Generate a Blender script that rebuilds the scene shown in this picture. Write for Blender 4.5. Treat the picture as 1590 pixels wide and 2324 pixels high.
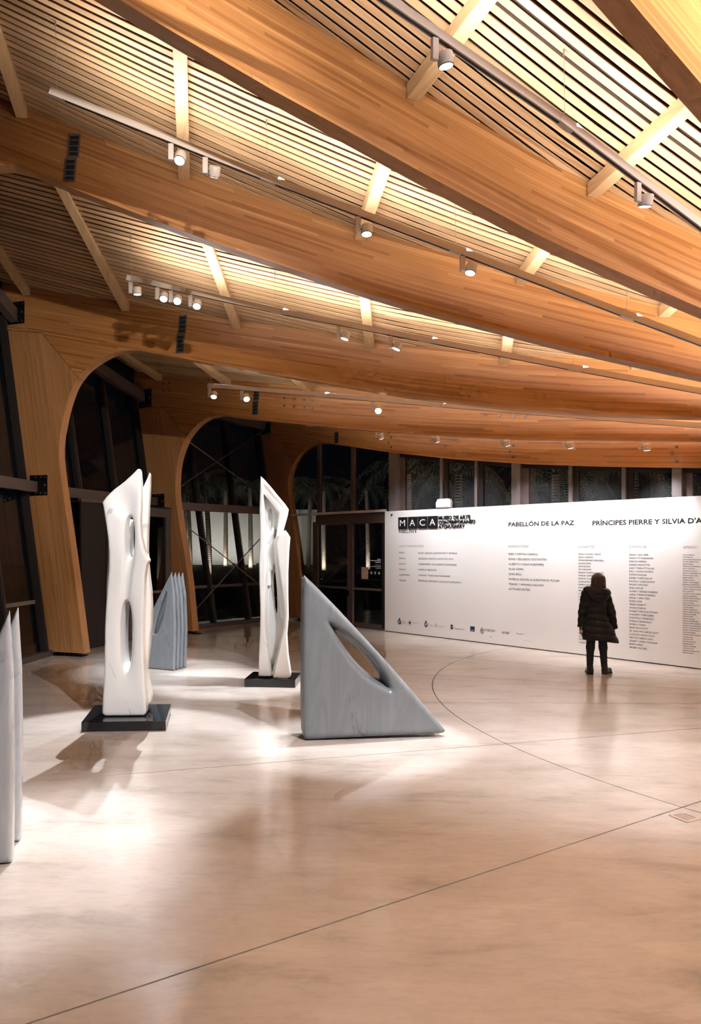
import bpy, bmesh, math, random
import numpy as np
from mathutils import Vector, Matrix

scene = bpy.context.scene
for o in list(bpy.data.objects):
    bpy.data.objects.remove(o)
COL = scene.collection
random.seed(7)

# ------------------------------------------------------------------ camera
EYE = 2.05
FPX, PX, PY = 1686.0, 649.1, 1239.7
cd = bpy.data.cameras.new('camera')
cd.sensor_fit = 'HORIZONTAL'
cd.sensor_width = 36.0
cd.lens = FPX / 1590.0 * 36.0
cd.shift_x = (795.0 - PX) / 1590.0
cd.shift_y = (PY - 1162.0) / 1590.0
cd.clip_end = 400
cam = bpy.data.objects.new('camera', cd)
cam.location = (0, 0, EYE)
cam.rotation_euler = (math.radians(90), 0, 0)
COL.objects.link(cam)
scene.camera = cam

# ------------------------------------------------------------------ night sky, exposure
world = bpy.data.worlds.new('night')
scene.world = world
world.use_nodes = True
bg = world.node_tree.nodes['Background']
bg.inputs[0].default_value = (0.012, 0.014, 0.02, 1)
bg.inputs[1].default_value = 0.05
vs = scene.view_settings
vs.view_transform = 'Standard'
vs.look = 'None'
vs.gamma = 1.0
vs.use_curve_mapping = False
vs.exposure = 1.18
scene.cycles.max_bounces = 5
scene.cycles.diffuse_bounces = 3
scene.cycles.glossy_bounces = 3
scene.cycles.transparent_max_bounces = 8
scene.cycles.use_adaptive_sampling = True
scene.cycles.adaptive_threshold = 0.09
scene.cycles.adaptive_min_samples = 12
scene.cycles.sample_clamp_indirect = 6.0
scene.cycles.caustics_reflective = False
scene.cycles.caustics_refractive = False

UPLIGHT_W = 9.8        # watts per metre of track, upward LED line
SPOT_W = 0.66             # multiplier on the track spotlights
WARM = (0.94, 0.97, 1.04)
NEUTRAL = (0.90, 0.99, 1.10)

# ------------------------------------------------------------------ the radial plan of the hall
CX, CY = 9.1216, 9.6029
A0, DA = 0.559905, -0.290071
RCIRC = 7.096

def U(i):
    a = A0 + i * DA
    return Vector((-math.cos(a), -math.sin(a), 0))
def T(i):
    a = A0 + i * DA
    return Vector((-math.sin(a), math.cos(a), 0))
def pol(i, r, z=0.0, off=0.0):
    return Vector((CX, CY, z)) + U(i) * r + T(i) * off
def interp(tab, x):
    xs = [t[0] for t in tab]; ys = [t[1] for t in tab]
    if x <= xs[0]:
        return ys[0] + (ys[1] - ys[0]) / (xs[1] - xs[0]) * (x - xs[0])
    if x >= xs[-1]:
        return ys[-1] + (ys[-1] - ys[-2]) / (xs[-1] - xs[-2]) * (x - xs[-1])
    return float(np.interp(x, xs, ys))

# underside height of every glulam girder along its radius
LOW = {
 5: [(1.2,3.16),(3.54,3.35),(5.2,3.51),(6.85,3.70),(8.7,3.97),(10.46,4.28),(11.83,4.56),(12.92,4.78),(15.0,5.22)],
 4: [(1.2,3.52),(3.3,3.68),(5.99,3.92),(7.63,4.13),(9.44,4.40),(11.58,4.78),(12.51,4.95),(15.0,5.42)],
 3: [(1.2,3.74),(3.35,3.88),(4.8,4.01),(6.06,4.18),(7.6,4.46),(8.43,4.65),(10.75,5.18),(11.6,5.39),(12.39,5.58),(15.0,6.2)],
 2: [(1.2,3.75),(3.72,4.25),(5.41,4.64),(7.43,5.18),(8.31,5.45),(9.97,6.02),(11.15,6.47),(12.3,6.93),(15.0,8.0)],
 1: [(1.2,3.9),(4.62,4.73),(6.6,5.28),(8.13,5.83),(8.79,6.08),(9.66,6.40),(10.7,6.82),(12.3,7.5),(15.0,8.6)],
 0: [(1.2,4.1),(4.6,5.08),(6.83,5.77),(7.81,6.08),(9.5,6.68),(12.3,7.75),(15.0,8.8)],
}
for k in (-1, -2, -3):
    LOW[k] = LOW[0]
def low(i, r):
    return interp(LOW[i], r)
def low_at(idx, r):
    i = math.floor(idx + 1e-6); t = idx - i
    if t < 1e-4:
        return low(i, r)
    return low(i, r) * (1 - t) + low(i + 1, r) * t
SLAT_H = 0.82
# ------------------------------------------------------------------ mesh and object helpers
def link(o, parent=None):
    COL.objects.link(o)
    if parent is not None:
        o.parent = parent
    return o
def tag(o, label=None, cat=None, group=None, kind=None):
    if label: o['label'] = label
    if cat: o['category'] = cat
    if group: o['group'] = group
    if kind: o['kind'] = kind
    return o
def empty(name, loc=(0, 0, 0)):
    o = bpy.data.objects.new(name, None)
    o.location = loc
    o.empty_display_size = 0.1
    COL.objects.link(o)
    return o
def mesh_obj(name, verts, faces, mat, parent=None, smooth=False, world=True):
    """verts are world coordinates; a parent that is moved is compensated"""
    me = bpy.data.meshes.new(name)
    if parent is not None and world:
        off = parent_loc(parent)
        verts = [(v[0] - off[0], v[1] - off[1], v[2] - off[2]) for v in verts]
    me.from_pydata([tuple(v) for v in verts], [], faces)
    me.materials.append(mat)
    if smooth:
        me.polygons.foreach_set('use_smooth', [True] * len(me.polygons))
    me.update()
    o = bpy.data.objects.new(name, me)
    return link(o, parent)
def parent_loc(p):
    off = Vector((0, 0, 0))
    while p is not None:
        off += Vector(p.location); p = p.parent
    return off
class MB:
    def __init__(s):
        s.v = []; s.f = []
    def box(s, lo, hi):
        return s.obox(Vector(((lo[0]+hi[0])/2, (lo[1]+hi[1])/2, (lo[2]+hi[2])/2)), Vector((1,0,0)), Vector((0,1,0)), Vector((0,0,1)), (hi[0]-lo[0])/2, (hi[1]-lo[1])/2, (hi[2]-lo[2])/2)
    def obox(s, c, ax, ay, az, hx, hy, hz):
        b = len(s.v)
        for dz in (-1, 1):
            for dx, dy in ((-1,-1),(1,-1),(1,1),(-1,1)):
                s.v.append(Vector(c) + Vector(ax)*hx*dx + Vector(ay)*hy*dy + Vector(az)*hz*dz)
        for q in ((0,3,2,1),(4,5,6,7),(0,1,5,4),(1,2,6,5),(2,3,7,6),(3,0,4,7)):
            s.f.append(tuple(b + k for k in q))
        return s
    def bar(s, p, q, w, h, up=(0,0,1)):
        p = Vector(p); q = Vector(q); d = (q - p); L = d.length; d.normalize()
        up = Vector(up); x = d.cross(up)
        if x.length < 1e-5: x = d.cross(Vector((1,0,0)))
        x.normalize(); y = x.cross(d)
        return s.obox((p + q) / 2, x, d, y, w / 2, L / 2, h / 2)
    def tube(s, pts, rad, n=8, cap=True):
        pts = [Vector(p) for p in pts]
        rads = rad if isinstance(rad, (list, tuple)) else [rad] * len(pts)
        b = len(s.v); prev = None
        for k, p in enumerate(pts):
            d = (pts[min(k+1, len(pts)-1)] - pts[max(k-1, 0)]).normalized()
            ref = prev if prev is not None else (Vector((0,0,1)) if abs(d.z) < 0.9 else Vector((1,0,0)))
            x = (ref - d * ref.dot(d)).normalized(); prev = x; y = d.cross(x)
            for j in range(n):
                a = 2 * math.pi * j / n
                s.v.append(p + (x * math.cos(a) + y * math.sin(a)) * rads[k])
        for k in range(len(pts) - 1):
            for j in range(n):
                s.f.append((b+k*n+j, b+k*n+(j+1)%n, b+(k+1)*n+(j+1)%n, b+(k+1)*n+j))
        if cap:
            s.f.append(tuple(b + j for j in reversed(range(n))))
            s.f.append(tuple(b + (len(pts)-1)*n + j for j in range(n)))
        return s
    def build(s, name, mat, parent=None, smooth=False):
        return mesh_obj(name, s.v, s.f, mat, parent, smooth)
def bevel(o, w=0.004, seg=2):
    m = o.modifiers.new('bevel', 'BEVEL'); m.width = w; m.segments = seg; m.limit_method = 'ANGLE'
    return o
def set_uv(o, fn):
    me = o.data
    uv = me.uv_layers.new(name='UVMap')
    for poly in me.polygons:
        for li in poly.loop_indices:
            uv.data[li].uv = fn(me.vertices[me.loops[li].vertex_index], poly)

# ------------------------------------------------------------------ materials
def mat(name, color=(0.8,0.8,0.8), rough=0.5, metal=0.0, spec=0.5, emit=None, estr=0.0, coat=0.0):
    m = bpy.data.materials.new(name); m.use_nodes = True
    b = m.node_tree.nodes['Principled BSDF']
    b.inputs['Base Color'].default_value = (*color, 1)
    b.inputs['Roughness'].default_value = rough
    b.inputs['Metallic'].default_value = metal
    b.inputs['Specular IOR Level'].default_value = spec
    b.inputs['Coat Weight'].default_value = coat
    if emit:
        b.inputs['Emission Color'].default_value = (*emit, 1)
        b.inputs['Emission Strength'].default_value = estr
    return m
def nd(m, typ, **kw):
    n = m.node_tree.nodes.new(typ)
    for k, v in kw.items():
        if k in n.inputs.keys() if isinstance(k, str) else False:
            n.inputs[k].default_value = v
        else:
            setattr(n, k, v)
    return n
def ln(m, a, b):
    m.node_tree.links.new(a, b)
def bsdf(m):
    return m.node_tree.nodes['Principled BSDF']
def ramp(m, fac, stops):
    r = m.node_tree.nodes.new('ShaderNodeValToRGB')
    e = r.color_ramp.elements
    while len(e) < len(stops):
        e.new(0.5)
    for k, (p, c) in enumerate(stops):
        e[k].position = p; e[k].color = (*c, 1) if len(c) == 3 else c
    ln(m, fac, r.inputs[0])
    return r
def mixc(m, fac, a, b, mode='MIX'):
    n = m.node_tree.nodes.new('ShaderNodeMix'); n.data_type = 'RGBA'; n.blend_type = mode
    for sock, val in ((n.inputs[0], fac), (n.inputs[6], a), (n.inputs[7], b)):
        if hasattr(val, 'links') or hasattr(val, 'is_linked'):
            ln(m, val, sock)
        elif isinstance(val, (int, float)):
            sock.default_value = val
        else:
            sock.default_value = (*val, 1)
    return n.outputs[2]
def mapping(m, src, scale, loc=(0,0,0), rot=(0,0,0)):
    n = m.node_tree.nodes.new('ShaderNodeMapping')
    n.inputs['Scale'].default_value = scale; n.inputs['Location'].default_value = loc; n.inputs['Rotation'].default_value = rot
    ln(m, src, n.inputs[0])
    return n.outputs[0]
def noise(m, vec, scale, detail=4, rough=0.55, dist=0.0):
    n = m.node_tree.nodes.new('ShaderNodeTexNoise')
    n.inputs['Scale'].default_value = scale; n.inputs['Detail'].default_value = detail
    n.inputs['Roughness'].default_value = rough; n.inputs['Distortion'].default_value = dist
    if vec is not None: ln(m, vec, n.inputs['Vector'])
    return n.outputs[0]
def texco(m, which):
    n = m.node_tree.nodes.new('ShaderNodeTexCoord')
    return n.outputs[which]
def bump(m, h, strength, dist=0.01):
    n = m.node_tree.nodes.new('ShaderNodeBump')
    n.inputs['Strength'].default_value = strength; n.inputs['Distance'].default_value = dist
    ln(m, h, n.inputs['Height']); ln(m, n.outputs[0], bsdf(m).inputs['Normal'])

def glulam(name, dark, mid, light):
    """laminated timber: UV in metres, x along the grain, y across the lamellas"""
    m = mat(name, mid, 0.42, spec=0.35)
    uv = texco(m, 'UV')
    def mth(op, x, y=None):
        n = m.node_tree.nodes.new('ShaderNodeMath'); n.operation = op
        for sock, val in ((n.inputs[0], x), (n.inputs[1], y)):
            if val is None: continue
            if isinstance(val, (int, float)): sock.default_value = val
            else: ln(m, val, sock)
        return n.outputs[0]
    sep = nd(m, 'ShaderNodeSeparateXYZ'); ln(m, uv, sep.inputs[0])
    rowf = mth('DIVIDE', sep.outputs[1], 0.034)
    row = mth('FLOOR', rowf)
    wn = nd(m, 'ShaderNodeTexWhiteNoise', noise_dimensions='1D'); ln(m, row, wn.inputs['W'])
    seg = mth('FLOOR', mth('ADD', mth('DIVIDE', sep.outputs[0], 1.7), mth('MULTIPLY', wn.outputs[0], 9.0)))
    cb = nd(m, 'ShaderNodeCombineXYZ'); ln(m, row, cb.inputs[0]); ln(m, seg, cb.inputs[1])
    w2 = nd(m, 'ShaderNodeTexWhiteNoise', noise_dimensions='2D'); ln(m, cb.outputs[0], w2.inputs['Vector'])
    c1 = ramp(m, w2.outputs[0], [(0.0, dark), (0.10, dark), (0.22, mid), (0.75, mid), (1.0, light)])
    edge = mth('ABSOLUTE', mth('SUBTRACT', mth('FRACT', rowf), 0.5))
    line = ramp(m, edge, [(0.44, (1, 1, 1)), (0.5, (0.80, 0.76, 0.72))])
    g = noise(m, mapping(m, uv, (0.9, 60, 1)), 1.0, 5, 0.6)
    g2 = ramp(m, g, [(0.3, (0.72, 0.70, 0.68)), (0.7, (1.12, 1.10, 1.08))])
    big = noise(m, mapping(m, uv, (0.35, 2.2, 1)), 1.0, 3, 0.5)
    b2 = ramp(m, big, [(0.3, (0.86, 0.84, 0.82)), (0.7, (1.08, 1.08, 1.08))])
    ob = nd(m, 'ShaderNodeObjectInfo')
    c = mixc(m, 1.0, c1.outputs[0], g2.outputs[0], 'MULTIPLY')
    c = mixc(m, 1.0, c, b2.outputs[0], 'MULTIPLY')
    c = mixc(m, 1.0, c, line.outputs[0], 'MULTIPLY')
    ln(m, c, bsdf(m).inputs['Base Color'])
    return m
def wood(name, c0, c1, c2, grain=(1.2, 30, 30), coord='Object', rough=0.45, per_object=0.25):
    m = mat(name, c1, rough, spec=0.3)
    co = texco(m, coord)
    ob = nd(m, 'ShaderNodeObjectInfo')
    add = m.node_tree.nodes.new('ShaderNodeVectorMath'); add.operation = 'ADD'
    sc = m.node_tree.nodes.new('ShaderNodeMath'); sc.operation = 'MULTIPLY'; sc.inputs[1].default_value = 37.0
    ln(m, ob.outputs['Random'], sc.inputs[0]); ln(m, co, add.inputs[0]); ln(m, sc.outputs[0], add.inputs[1])
    g = noise(m, mapping(m, add.outputs[0], grain), 1.0, 5, 0.6, 0.3)
    r = ramp(m, g, [(0.25, c0), (0.5, c1), (0.78, c2)])
    v = ramp(m, ob.outputs['Random'], [(0.0, (1 - per_object,) * 3), (1.0, (1 + per_object * 0.5,) * 3)])
    c = mixc(m, 1.0, r.outputs[0], v.outputs[0], 'MULTIPLY')
    ln(m, c, bsdf(m).inputs['Base Color'])
    return m
M = {}
M['glulam'] = glulam('glulam_face', (0.37, 0.150, 0.044), (0.48, 0.220, 0.070), (0.58, 0.295, 0.105))
M['glulam_leg'] = glulam('glulam_leg', (0.43, 0.20, 0.075), (0.49, 0.245, 0.095), (0.54, 0.285, 0.118))
M['soffit'] = wood('timber_edge', (0.34, 0.17, 0.075), (0.43, 0.22, 0.10), (0.50, 0.27, 0.13), (2, 14, 14), 'UV', 0.5, 0.1)
M['slat'] = wood('slat_timber', (0.42, 0.22, 0.095), (0.53, 0.31, 0.15), (0.61, 0.385, 0.205), (1.0, 40, 40), 'UV', 0.5, 0.28)
M['purlin'] = wood('purlin_timber', (0.47, 0.27, 0.12), (0.56, 0.345, 0.165), (0.63, 0.41, 0.21), (1.2, 22, 22), 'UV', 0.5, 0.15)
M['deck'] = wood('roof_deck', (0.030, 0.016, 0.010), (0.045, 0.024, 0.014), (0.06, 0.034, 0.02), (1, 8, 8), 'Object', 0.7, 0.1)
M['steel'] = mat('brown_painted_steel', (0.105, 0.075, 0.066), 0.45)
M['mullion'] = mat('dark_mullion', (0.020, 0.016, 0.015), 0.6, spec=0.2)
M['frame'] = mat('brown_aluminium_frame', (0.085, 0.062, 0.055), 0.4)
M['column'] = mat('grey_brown_steel_column', (0.15, 0.128, 0.126), 0.4)
M['plate'] = mat('black_steel_plate', (0.012, 0.010, 0.010), 0.35, 0.6)
M['bolt'] = mat('zinc_bolt', (0.45, 0.43, 0.42), 0.3, 1.0)
M['dbolt'] = mat('dark_bolt', (0.16, 0.13, 0.11), 0.35, 0.7)
M['rod'] = mat('steel_rod', (0.32, 0.26, 0.23), 0.35, 0.7)
M['kerb'] = mat('dark_kerb', (0.07, 0.055, 0.05), 0.5)
M['white'] = mat('white_paint', (0.80, 0.775, 0.76), 0.5)
M['black'] = mat('black_lettering', (0.012, 0.011, 0.012), 0.4)
M['grey_letter'] = mat('pale_grey_lettering', (0.36, 0.345, 0.34), 0.5)
M['thin_letter'] = mat('dark_grey_lettering', (0.03, 0.026, 0.026), 0.5)
M['white_letter'] = mat('white_lettering', (0.85, 0.85, 0.85), 0.5)
M['blue_letter'] = mat('navy_print', (0.012, 0.03, 0.10), 0.5)
M['glass_print'] = mat('white_vinyl', (0.75, 0.75, 0.78), 0.5)
M['track'] = mat('greige_painted_track', (0.60, 0.52, 0.45), 0.45)
M['groove'] = mat('track_groove', (0.01, 0.01, 0.01), 0.4)
M['lamp'] = mat('greige_lamp_body', (0.62, 0.55, 0.49), 0.4)
M['lens'] = mat('lamp_lens', (1, 1, 1), 0.2, emit=(1.0, 0.97, 0.94), estr=12.0)
M['chrome'] = mat('lamp_reflector', (0.8, 0.8, 0.8), 0.15, 1.0)
M['led'] = mat('led_line', (1, 1, 1), 0.4, emit=WARM, estr=2.5)
for k_ in ('lens', 'led'):
    M[k_].cycles.emission_sampling = 'NONE'   # their light comes from the lamps beside them
M['vent'] = mat('black_vent', (0.010, 0.010, 0.010), 0.5)
M['vent_frame'] = mat('grey_vent_frame', (0.13, 0.115, 0.10), 0.4, 0.3)
M['granite'] = mat('polished_black_granite', (0.010, 0.010, 0.011), 0.08, spec=0.6)
M['speaker'] = mat('white_plastic', (0.80, 0.74, 0.70), 0.45)
M['paper'] = mat('tan_notice', (0.42, 0.29, 0.21), 0.7)
M['black_metal'] = mat('black_handle', (0.01, 0.01, 0.01), 0.3, 0.5)

# glass: clear sheet with Fresnel reflection
def glass(name, tint, ior):
    m = bpy.data.materials.new(name); m.use_nodes = True
    nt = m.node_tree
    for n in list(nt.nodes): nt.nodes.remove(n)
    out = nt.nodes.new('ShaderNodeOutputMaterial')
    tr = nt.nodes.new('ShaderNodeBsdfTransparent'); tr.inputs[0].default_value = (*tint, 1)
    gl = nt.nodes.new('ShaderNodeBsdfGlossy'); gl.inputs['Roughness'].default_value = 0.0
    gl.inputs[0].default_value = (0.95, 0.97, 1, 1)
    fr = nt.nodes.new('ShaderNodeFresnel'); fr.inputs[0].default_value = ior
    mx = nt.nodes.new('ShaderNodeMixShader')
    nt.links.new(fr.outputs[0], mx.inputs[0]); nt.links.new(tr.outputs[0], mx.inputs[1]); nt.links.new(gl.outputs[0], mx.inputs[2])
    nt.links.new(mx.outputs[0], out.inputs[0])
    return m
def dusty(name, ior, amount):
    m = glass(name, (0.78, 0.80, 0.80), ior); nt = m.node_tree
    out = [n for n in nt.nodes if n.type == 'OUTPUT_MATERIAL'][0]; mx = [n for n in nt.nodes if n.type == 'MIX_SHADER'][0]
    df = nt.nodes.new('ShaderNodeBsdfDiffuse'); df.inputs[0].default_value = (0.6, 0.6, 0.6, 1)
    tc = nt.nodes.new('ShaderNodeTexCoord'); no = nt.nodes.new('ShaderNodeTexNoise'); no.inputs['Scale'].default_value = 2.6; no.inputs['Detail'].default_value = 8; no.inputs['Roughness'].default_value = 0.68
    mp = nt.nodes.new('ShaderNodeMath'); mp.operation = 'MULTIPLY'; mp.inputs[1].default_value = amount
    m2 = nt.nodes.new('ShaderNodeMixShader')
    nt.links.new(tc.outputs['Object'], no.inputs['Vector']); nt.links.new(no.outputs[0], mp.inputs[0]); nt.links.new(mp.outputs[0], m2.inputs[0])
    nt.links.new(mx.outputs[0], m2.inputs[1]); nt.links.new(df.outputs[0], m2.inputs[2]); nt.links.new(m2.outputs[0], out.inputs[0])
    return m
M['glass_dusty'] = dusty('dusty_glass', 1.7, 0.09)
M['glass'] = glass('window_glass', (0.80, 0.83, 0.82), 1.8)

def concrete():
    m = mat('polished_concrete', (0.6, 0.5, 0.42), 0.2, spec=0.5)
    geo = nd(m, 'ShaderNodeNewGeometry')
    pos = geo.outputs['Position']
    big = noise(m, mapping(m, pos, (0.42, 0.42, 0.42)), 1.0, 5, 0.55, 0.3)
    mid = noise(m, mapping(m, pos, (0.8, 2.2, 1), rot=(0, 0, 0.25)), 1.1, 10, 0.66, 0.25)
    fine = noise(m, mapping(m, pos, (5, 14, 1), rot=(0, 0, 0.25)), 1.5, 10, 0.72, 0.2)
    c1 = ramp(m, big, [(0.28, (0.425, 0.350, 0.295)), (0.5, (0.505, 0.428, 0.368)), (0.72, (0.575, 0.50, 0.445))])
    c2 = ramp(m, mid, [(0.30, (0.70, 0.69, 0.67)), (0.46, (0.97, 0.97, 0.97)), (0.56, (1.02, 1.02, 1.02)), (0.72, (1.16, 1.17, 1.18))])
    c3 = ramp(m, fine, [(0.25, (0.88, 0.87, 0.86)), (0.5, (1, 1, 1)), (0.8, (1.06, 1.06, 1.06))])
    c = mixc(m, 1.0, c1.outputs[0], c2.outputs[0], 'MULTIPLY')
    c = mixc(m, 1.0, c, c3.outputs[0], 'MULTIPLY')
    # scuffed patches of darker specks
    sp = noise(m, mapping(m, pos, (1, 1.6, 1)), 34, 5, 0.75)
    pa = noise(m, mapping(m, pos, (0.9, 0.9, 1)), 1.0, 3, 0.5)
    spm = ramp(m, sp, [(0.28, (0.55, 0.50, 0.46)), (0.36, (1, 1, 1))])
    pam = ramp(m, pa, [(0.54, (0, 0, 0)), (0.66, (1, 1, 1))])
    c = mixc(m, pam.outputs[0], c, mixc(m, 1.0, c, spm.outputs[0], 'MULTIPLY'))
    ln(m, c, bsdf(m).inputs['Base Color'])
    rr = ramp(m, mid, [(0.3, (0.22,) * 3), (0.7, (0.12,) * 3)])
    ln(m, rr.outputs[0], bsdf(m).inputs['Roughness'])
    bump(m, fine, 0.05, 0.003)
    return m
M['floor'] = concrete()
M['joint'] = mat('joint_filler', (0.035, 0.025, 0.02), 0.7)

def marble(name, base, vein, light, scale, rough, streak):
    m = mat(name, base, rough, spec=0.5)
    co = texco(m, 'Object')
    n1 = noise(m, mapping(m, co, streak), scale, 8, 0.6, 1.2)
    n2 = noise(m, mapping(m, co, streak, (3, 5, 1), (0.3, 0.2, 0.4)), scale * 0.30, 7, 0.55, 0.7)
    r1 = ramp(m, n1, [(0.30, light), (0.52, base), (0.75, light)])
    # thin veins where the second noise crosses its middle
    d = m.node_tree.nodes.new('ShaderNodeMath'); d.operation = 'SUBTRACT'; d.inputs[1].default_value = 0.5
    a = m.node_tree.nodes.new('ShaderNodeMath'); a.operation = 'ABSOLUTE'
    ln(m, n2, d.inputs[0]); ln(m, d.outputs[0], a.inputs[0])
    r2 = ramp(m, a.outputs[0], [(0.0, (0.8, 0.8, 0.8)), (0.010, (0, 0, 0))])
    brk = noise(m, co, 4.0, 3, 0.5)
    r3 = ramp(m, brk, [(0.5, (0, 0, 0)), (0.62, (1, 1, 1))])
    f = mixc(m, 1.0, r2.outputs[0], r3.outputs[0], 'MULTIPLY')
    c = mixc(m, f, r1.outputs[0], vein)
    ln(m, c, bsdf(m).inputs['Base Color'])
    return m
M['marble_white'] = marble('white_marble', (0.83, 0.81, 0.77), (0.40, 0.38, 0.36), (0.87, 0.855, 0.82), 2.2, 0.28, (1, 1, 0.5))
M['marble_grey'] = marble('grey_marble', (0.165, 0.176, 0.184), (0.07, 0.073, 0.077), (0.215, 0.226, 0.235), 2.6, 0.30, (2.2, 2.2, 0.35))
M['marble_pale'] = marble('pale_grey_marble', (0.46, 0.475, 0.49), (0.20, 0.20, 0.21), (0.56, 0.57, 0.58), 3.0, 0.25, (1.4, 1.4, 0.4))

# ------------------------------------------------------------------ smooth solids from distance fields
def surface_nets(F, origin, h):
    F = F.astype(np.float32)
    nx, ny, nz = F.shape
    s = F < 0
    pos = np.zeros((nx-1, ny-1, nz-1, 3), np.float32); cnt = np.zeros((nx-1, ny-1, nz-1), np.float32)
    def cs(o):
        return (slice(o[0], nx-1+o[0]), slice(o[1], ny-1+o[1]), slice(o[2], nz-1+o[2]))
    for ax in range(3):
        oth = [k for k in range(3) if k != ax]
        for p in (0, 1):
            for q in (0, 1):
                a = [0, 0, 0]; a[oth[0]] = p; a[oth[1]] = q
                b = list(a); b[ax] = 1
                Fa, Fb = F[cs(a)], F[cs(b)]
                m = s[cs(a)] != s[cs(b)]
                t = np.where(m, Fa / np.where(m, Fa - Fb, 1), 0)
                for k in range(3):
                    pos[..., k] += np.where(m, a[k] + (t if k == ax else 0), 0)
                cnt += m
    act = cnt > 0
    idx = -np.ones(act.shape, np.int64); idx[act] = np.arange(act.sum())
    cells = np.argwhere(act)
    V = (cells + pos[act] / cnt[act][:, None]) * h + np.array(origin)
    faces = []
    for ax in range(3):
        o1, o2 = [k for k in range(3) if k != ax]
        sl0 = [slice(None)] * 3; sl1 = [slice(None)] * 3
        sl0[ax] = slice(0, -1); sl1[ax] = slice(1, None)
        e = s[tuple(sl0)] != s[tuple(sl1)]
        ins = s[tuple(sl0)]
        ii = np.argwhere(e)
        ok = (ii[:, o1] >= 1) & (ii[:, o2] >= 1) & (ii[:, o1] < F.shape[o1]-1) & (ii[:, o2] < F.shape[o2]-1)
        ii = ii[ok]
        def at(d1, d2):
            j = ii.copy(); j[:, o1] += d1; j[:, o2] += d2
            return idx[j[:, 0], j[:, 1], j[:, 2]]
        q = np.stack([at(-1,-1), at(0,-1), at(0,0), at(-1,0)], 1)
        flip = ins[ii[:, 0], ii[:, 1], ii[:, 2]]
        if ax == 1: flip = ~flip
        q[~flip] = q[~flip][:, ::-1]
        faces.append(q)
    return V, np.concatenate(faces)
def sdf_mesh(name, fn, lo, hi, h, material, parent=None, loc=(0,0,0), yaw=0.0):
    ax = [np.arange(lo[k], hi[k] + h, h) for k in range(3)]
    X, Y, Z = np.meshgrid(*ax, indexing='ij', sparse=True)
    F = np.broadcast_to(fn(X, Y, Z), (len(ax[0]), len(ax[1]), len(ax[2])))
    V, Q = surface_nets(F, lo, h)
    me = bpy.data.meshes.new(name)
    me.from_pydata(V.tolist(), [], Q.tolist())
    me.materials.append(material)
    me.polygons.foreach_set('use_smooth', [True] * len(me.polygons))
    me.update()
    o = bpy.data.objects.new(name, me)
    o.location = loc; o.rotation_euler = (0, 0, yaw)
    return link(o, parent)
def smin(a, b, k):
    h = np.clip(0.5 + 0.5 * (b - a) / k, 0, 1)
    return b * (1 - h) + a * h - k * h * (1 - h)
def smax(a, b, k):
    return -smin(-a, -b, k)
def poly2(P, Q, pts):
    """signed distance of grid points (P,Q) to a closed polygon"""
    P, Q = np.broadcast_arrays(P, Q)
    d = np.full(P.shape, 1e9, np.float32); inside = np.zeros(P.shape, bool)
    n = len(pts)
    for k in range(n):
        ax_, ay_ = pts[k]; bx_, by_ = pts[(k+1) % n]
        ex, ey = bx_ - ax_, by_ - ay_
        wx, wy = P - ax_, Q - ay_
        t = np.clip((wx*ex + wy*ey) / (ex*ex + ey*ey + 1e-12), 0, 1)
        d = np.minimum(d, np.hypot(wx - ex*t, wy - ey*t))
        c = ((ay_ <= Q) & (by_ > Q)) | ((by_ <= Q) & (ay_ > Q))
        xi = ax_ + (Q - ay_) / (ey if abs(ey) > 1e-9 else 1e-9) * ex
        inside ^= c & (P < xi)
    return np.where(inside, -d, d)
def curve_poly(pts, n=6):
    """closed Catmull-Rom through pts"""
    out = []
    N = len(pts)
    for k in range(N):
        p0, p1, p2, p3 = (np.array(pts[(k+j-1) % N], float) for j in range(4))
        for s_ in range(n):
            t = s_ / n
            out.append(tuple(0.5*((2*p1)+(-p0+p2)*t+(2*p0-5*p1+4*p2-p3)*t*t+(-p0+3*p1-3*p2+p3)*t**3)))
    return out
def capsule(X, Y, Z, a, b, ra, rb=None):
    rb = ra if rb is None else rb
    ex, ey, ez = b[0]-a[0], b[1]-a[1], b[2]-a[2]
    t = np.clip(((X-a[0])*ex + (Y-a[1])*ey + (Z-a[2])*ez) / (ex*ex+ey*ey+ez*ez+1e-12), 0, 1)
    return np.sqrt((X-a[0]-ex*t)**2 + (Y-a[1]-ey*t)**2 + (Z-a[2]-ez*t)**2) - (ra + (rb-ra)*t)
def ellipsoid(X, Y, Z, c, r):
    k = np.sqrt(((X-c[0])/r[0])**2 + ((Y-c[1])/r[1])**2 + ((Z-c[2])/r[2])**2)
    return (k - 1) * min(r)
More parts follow.
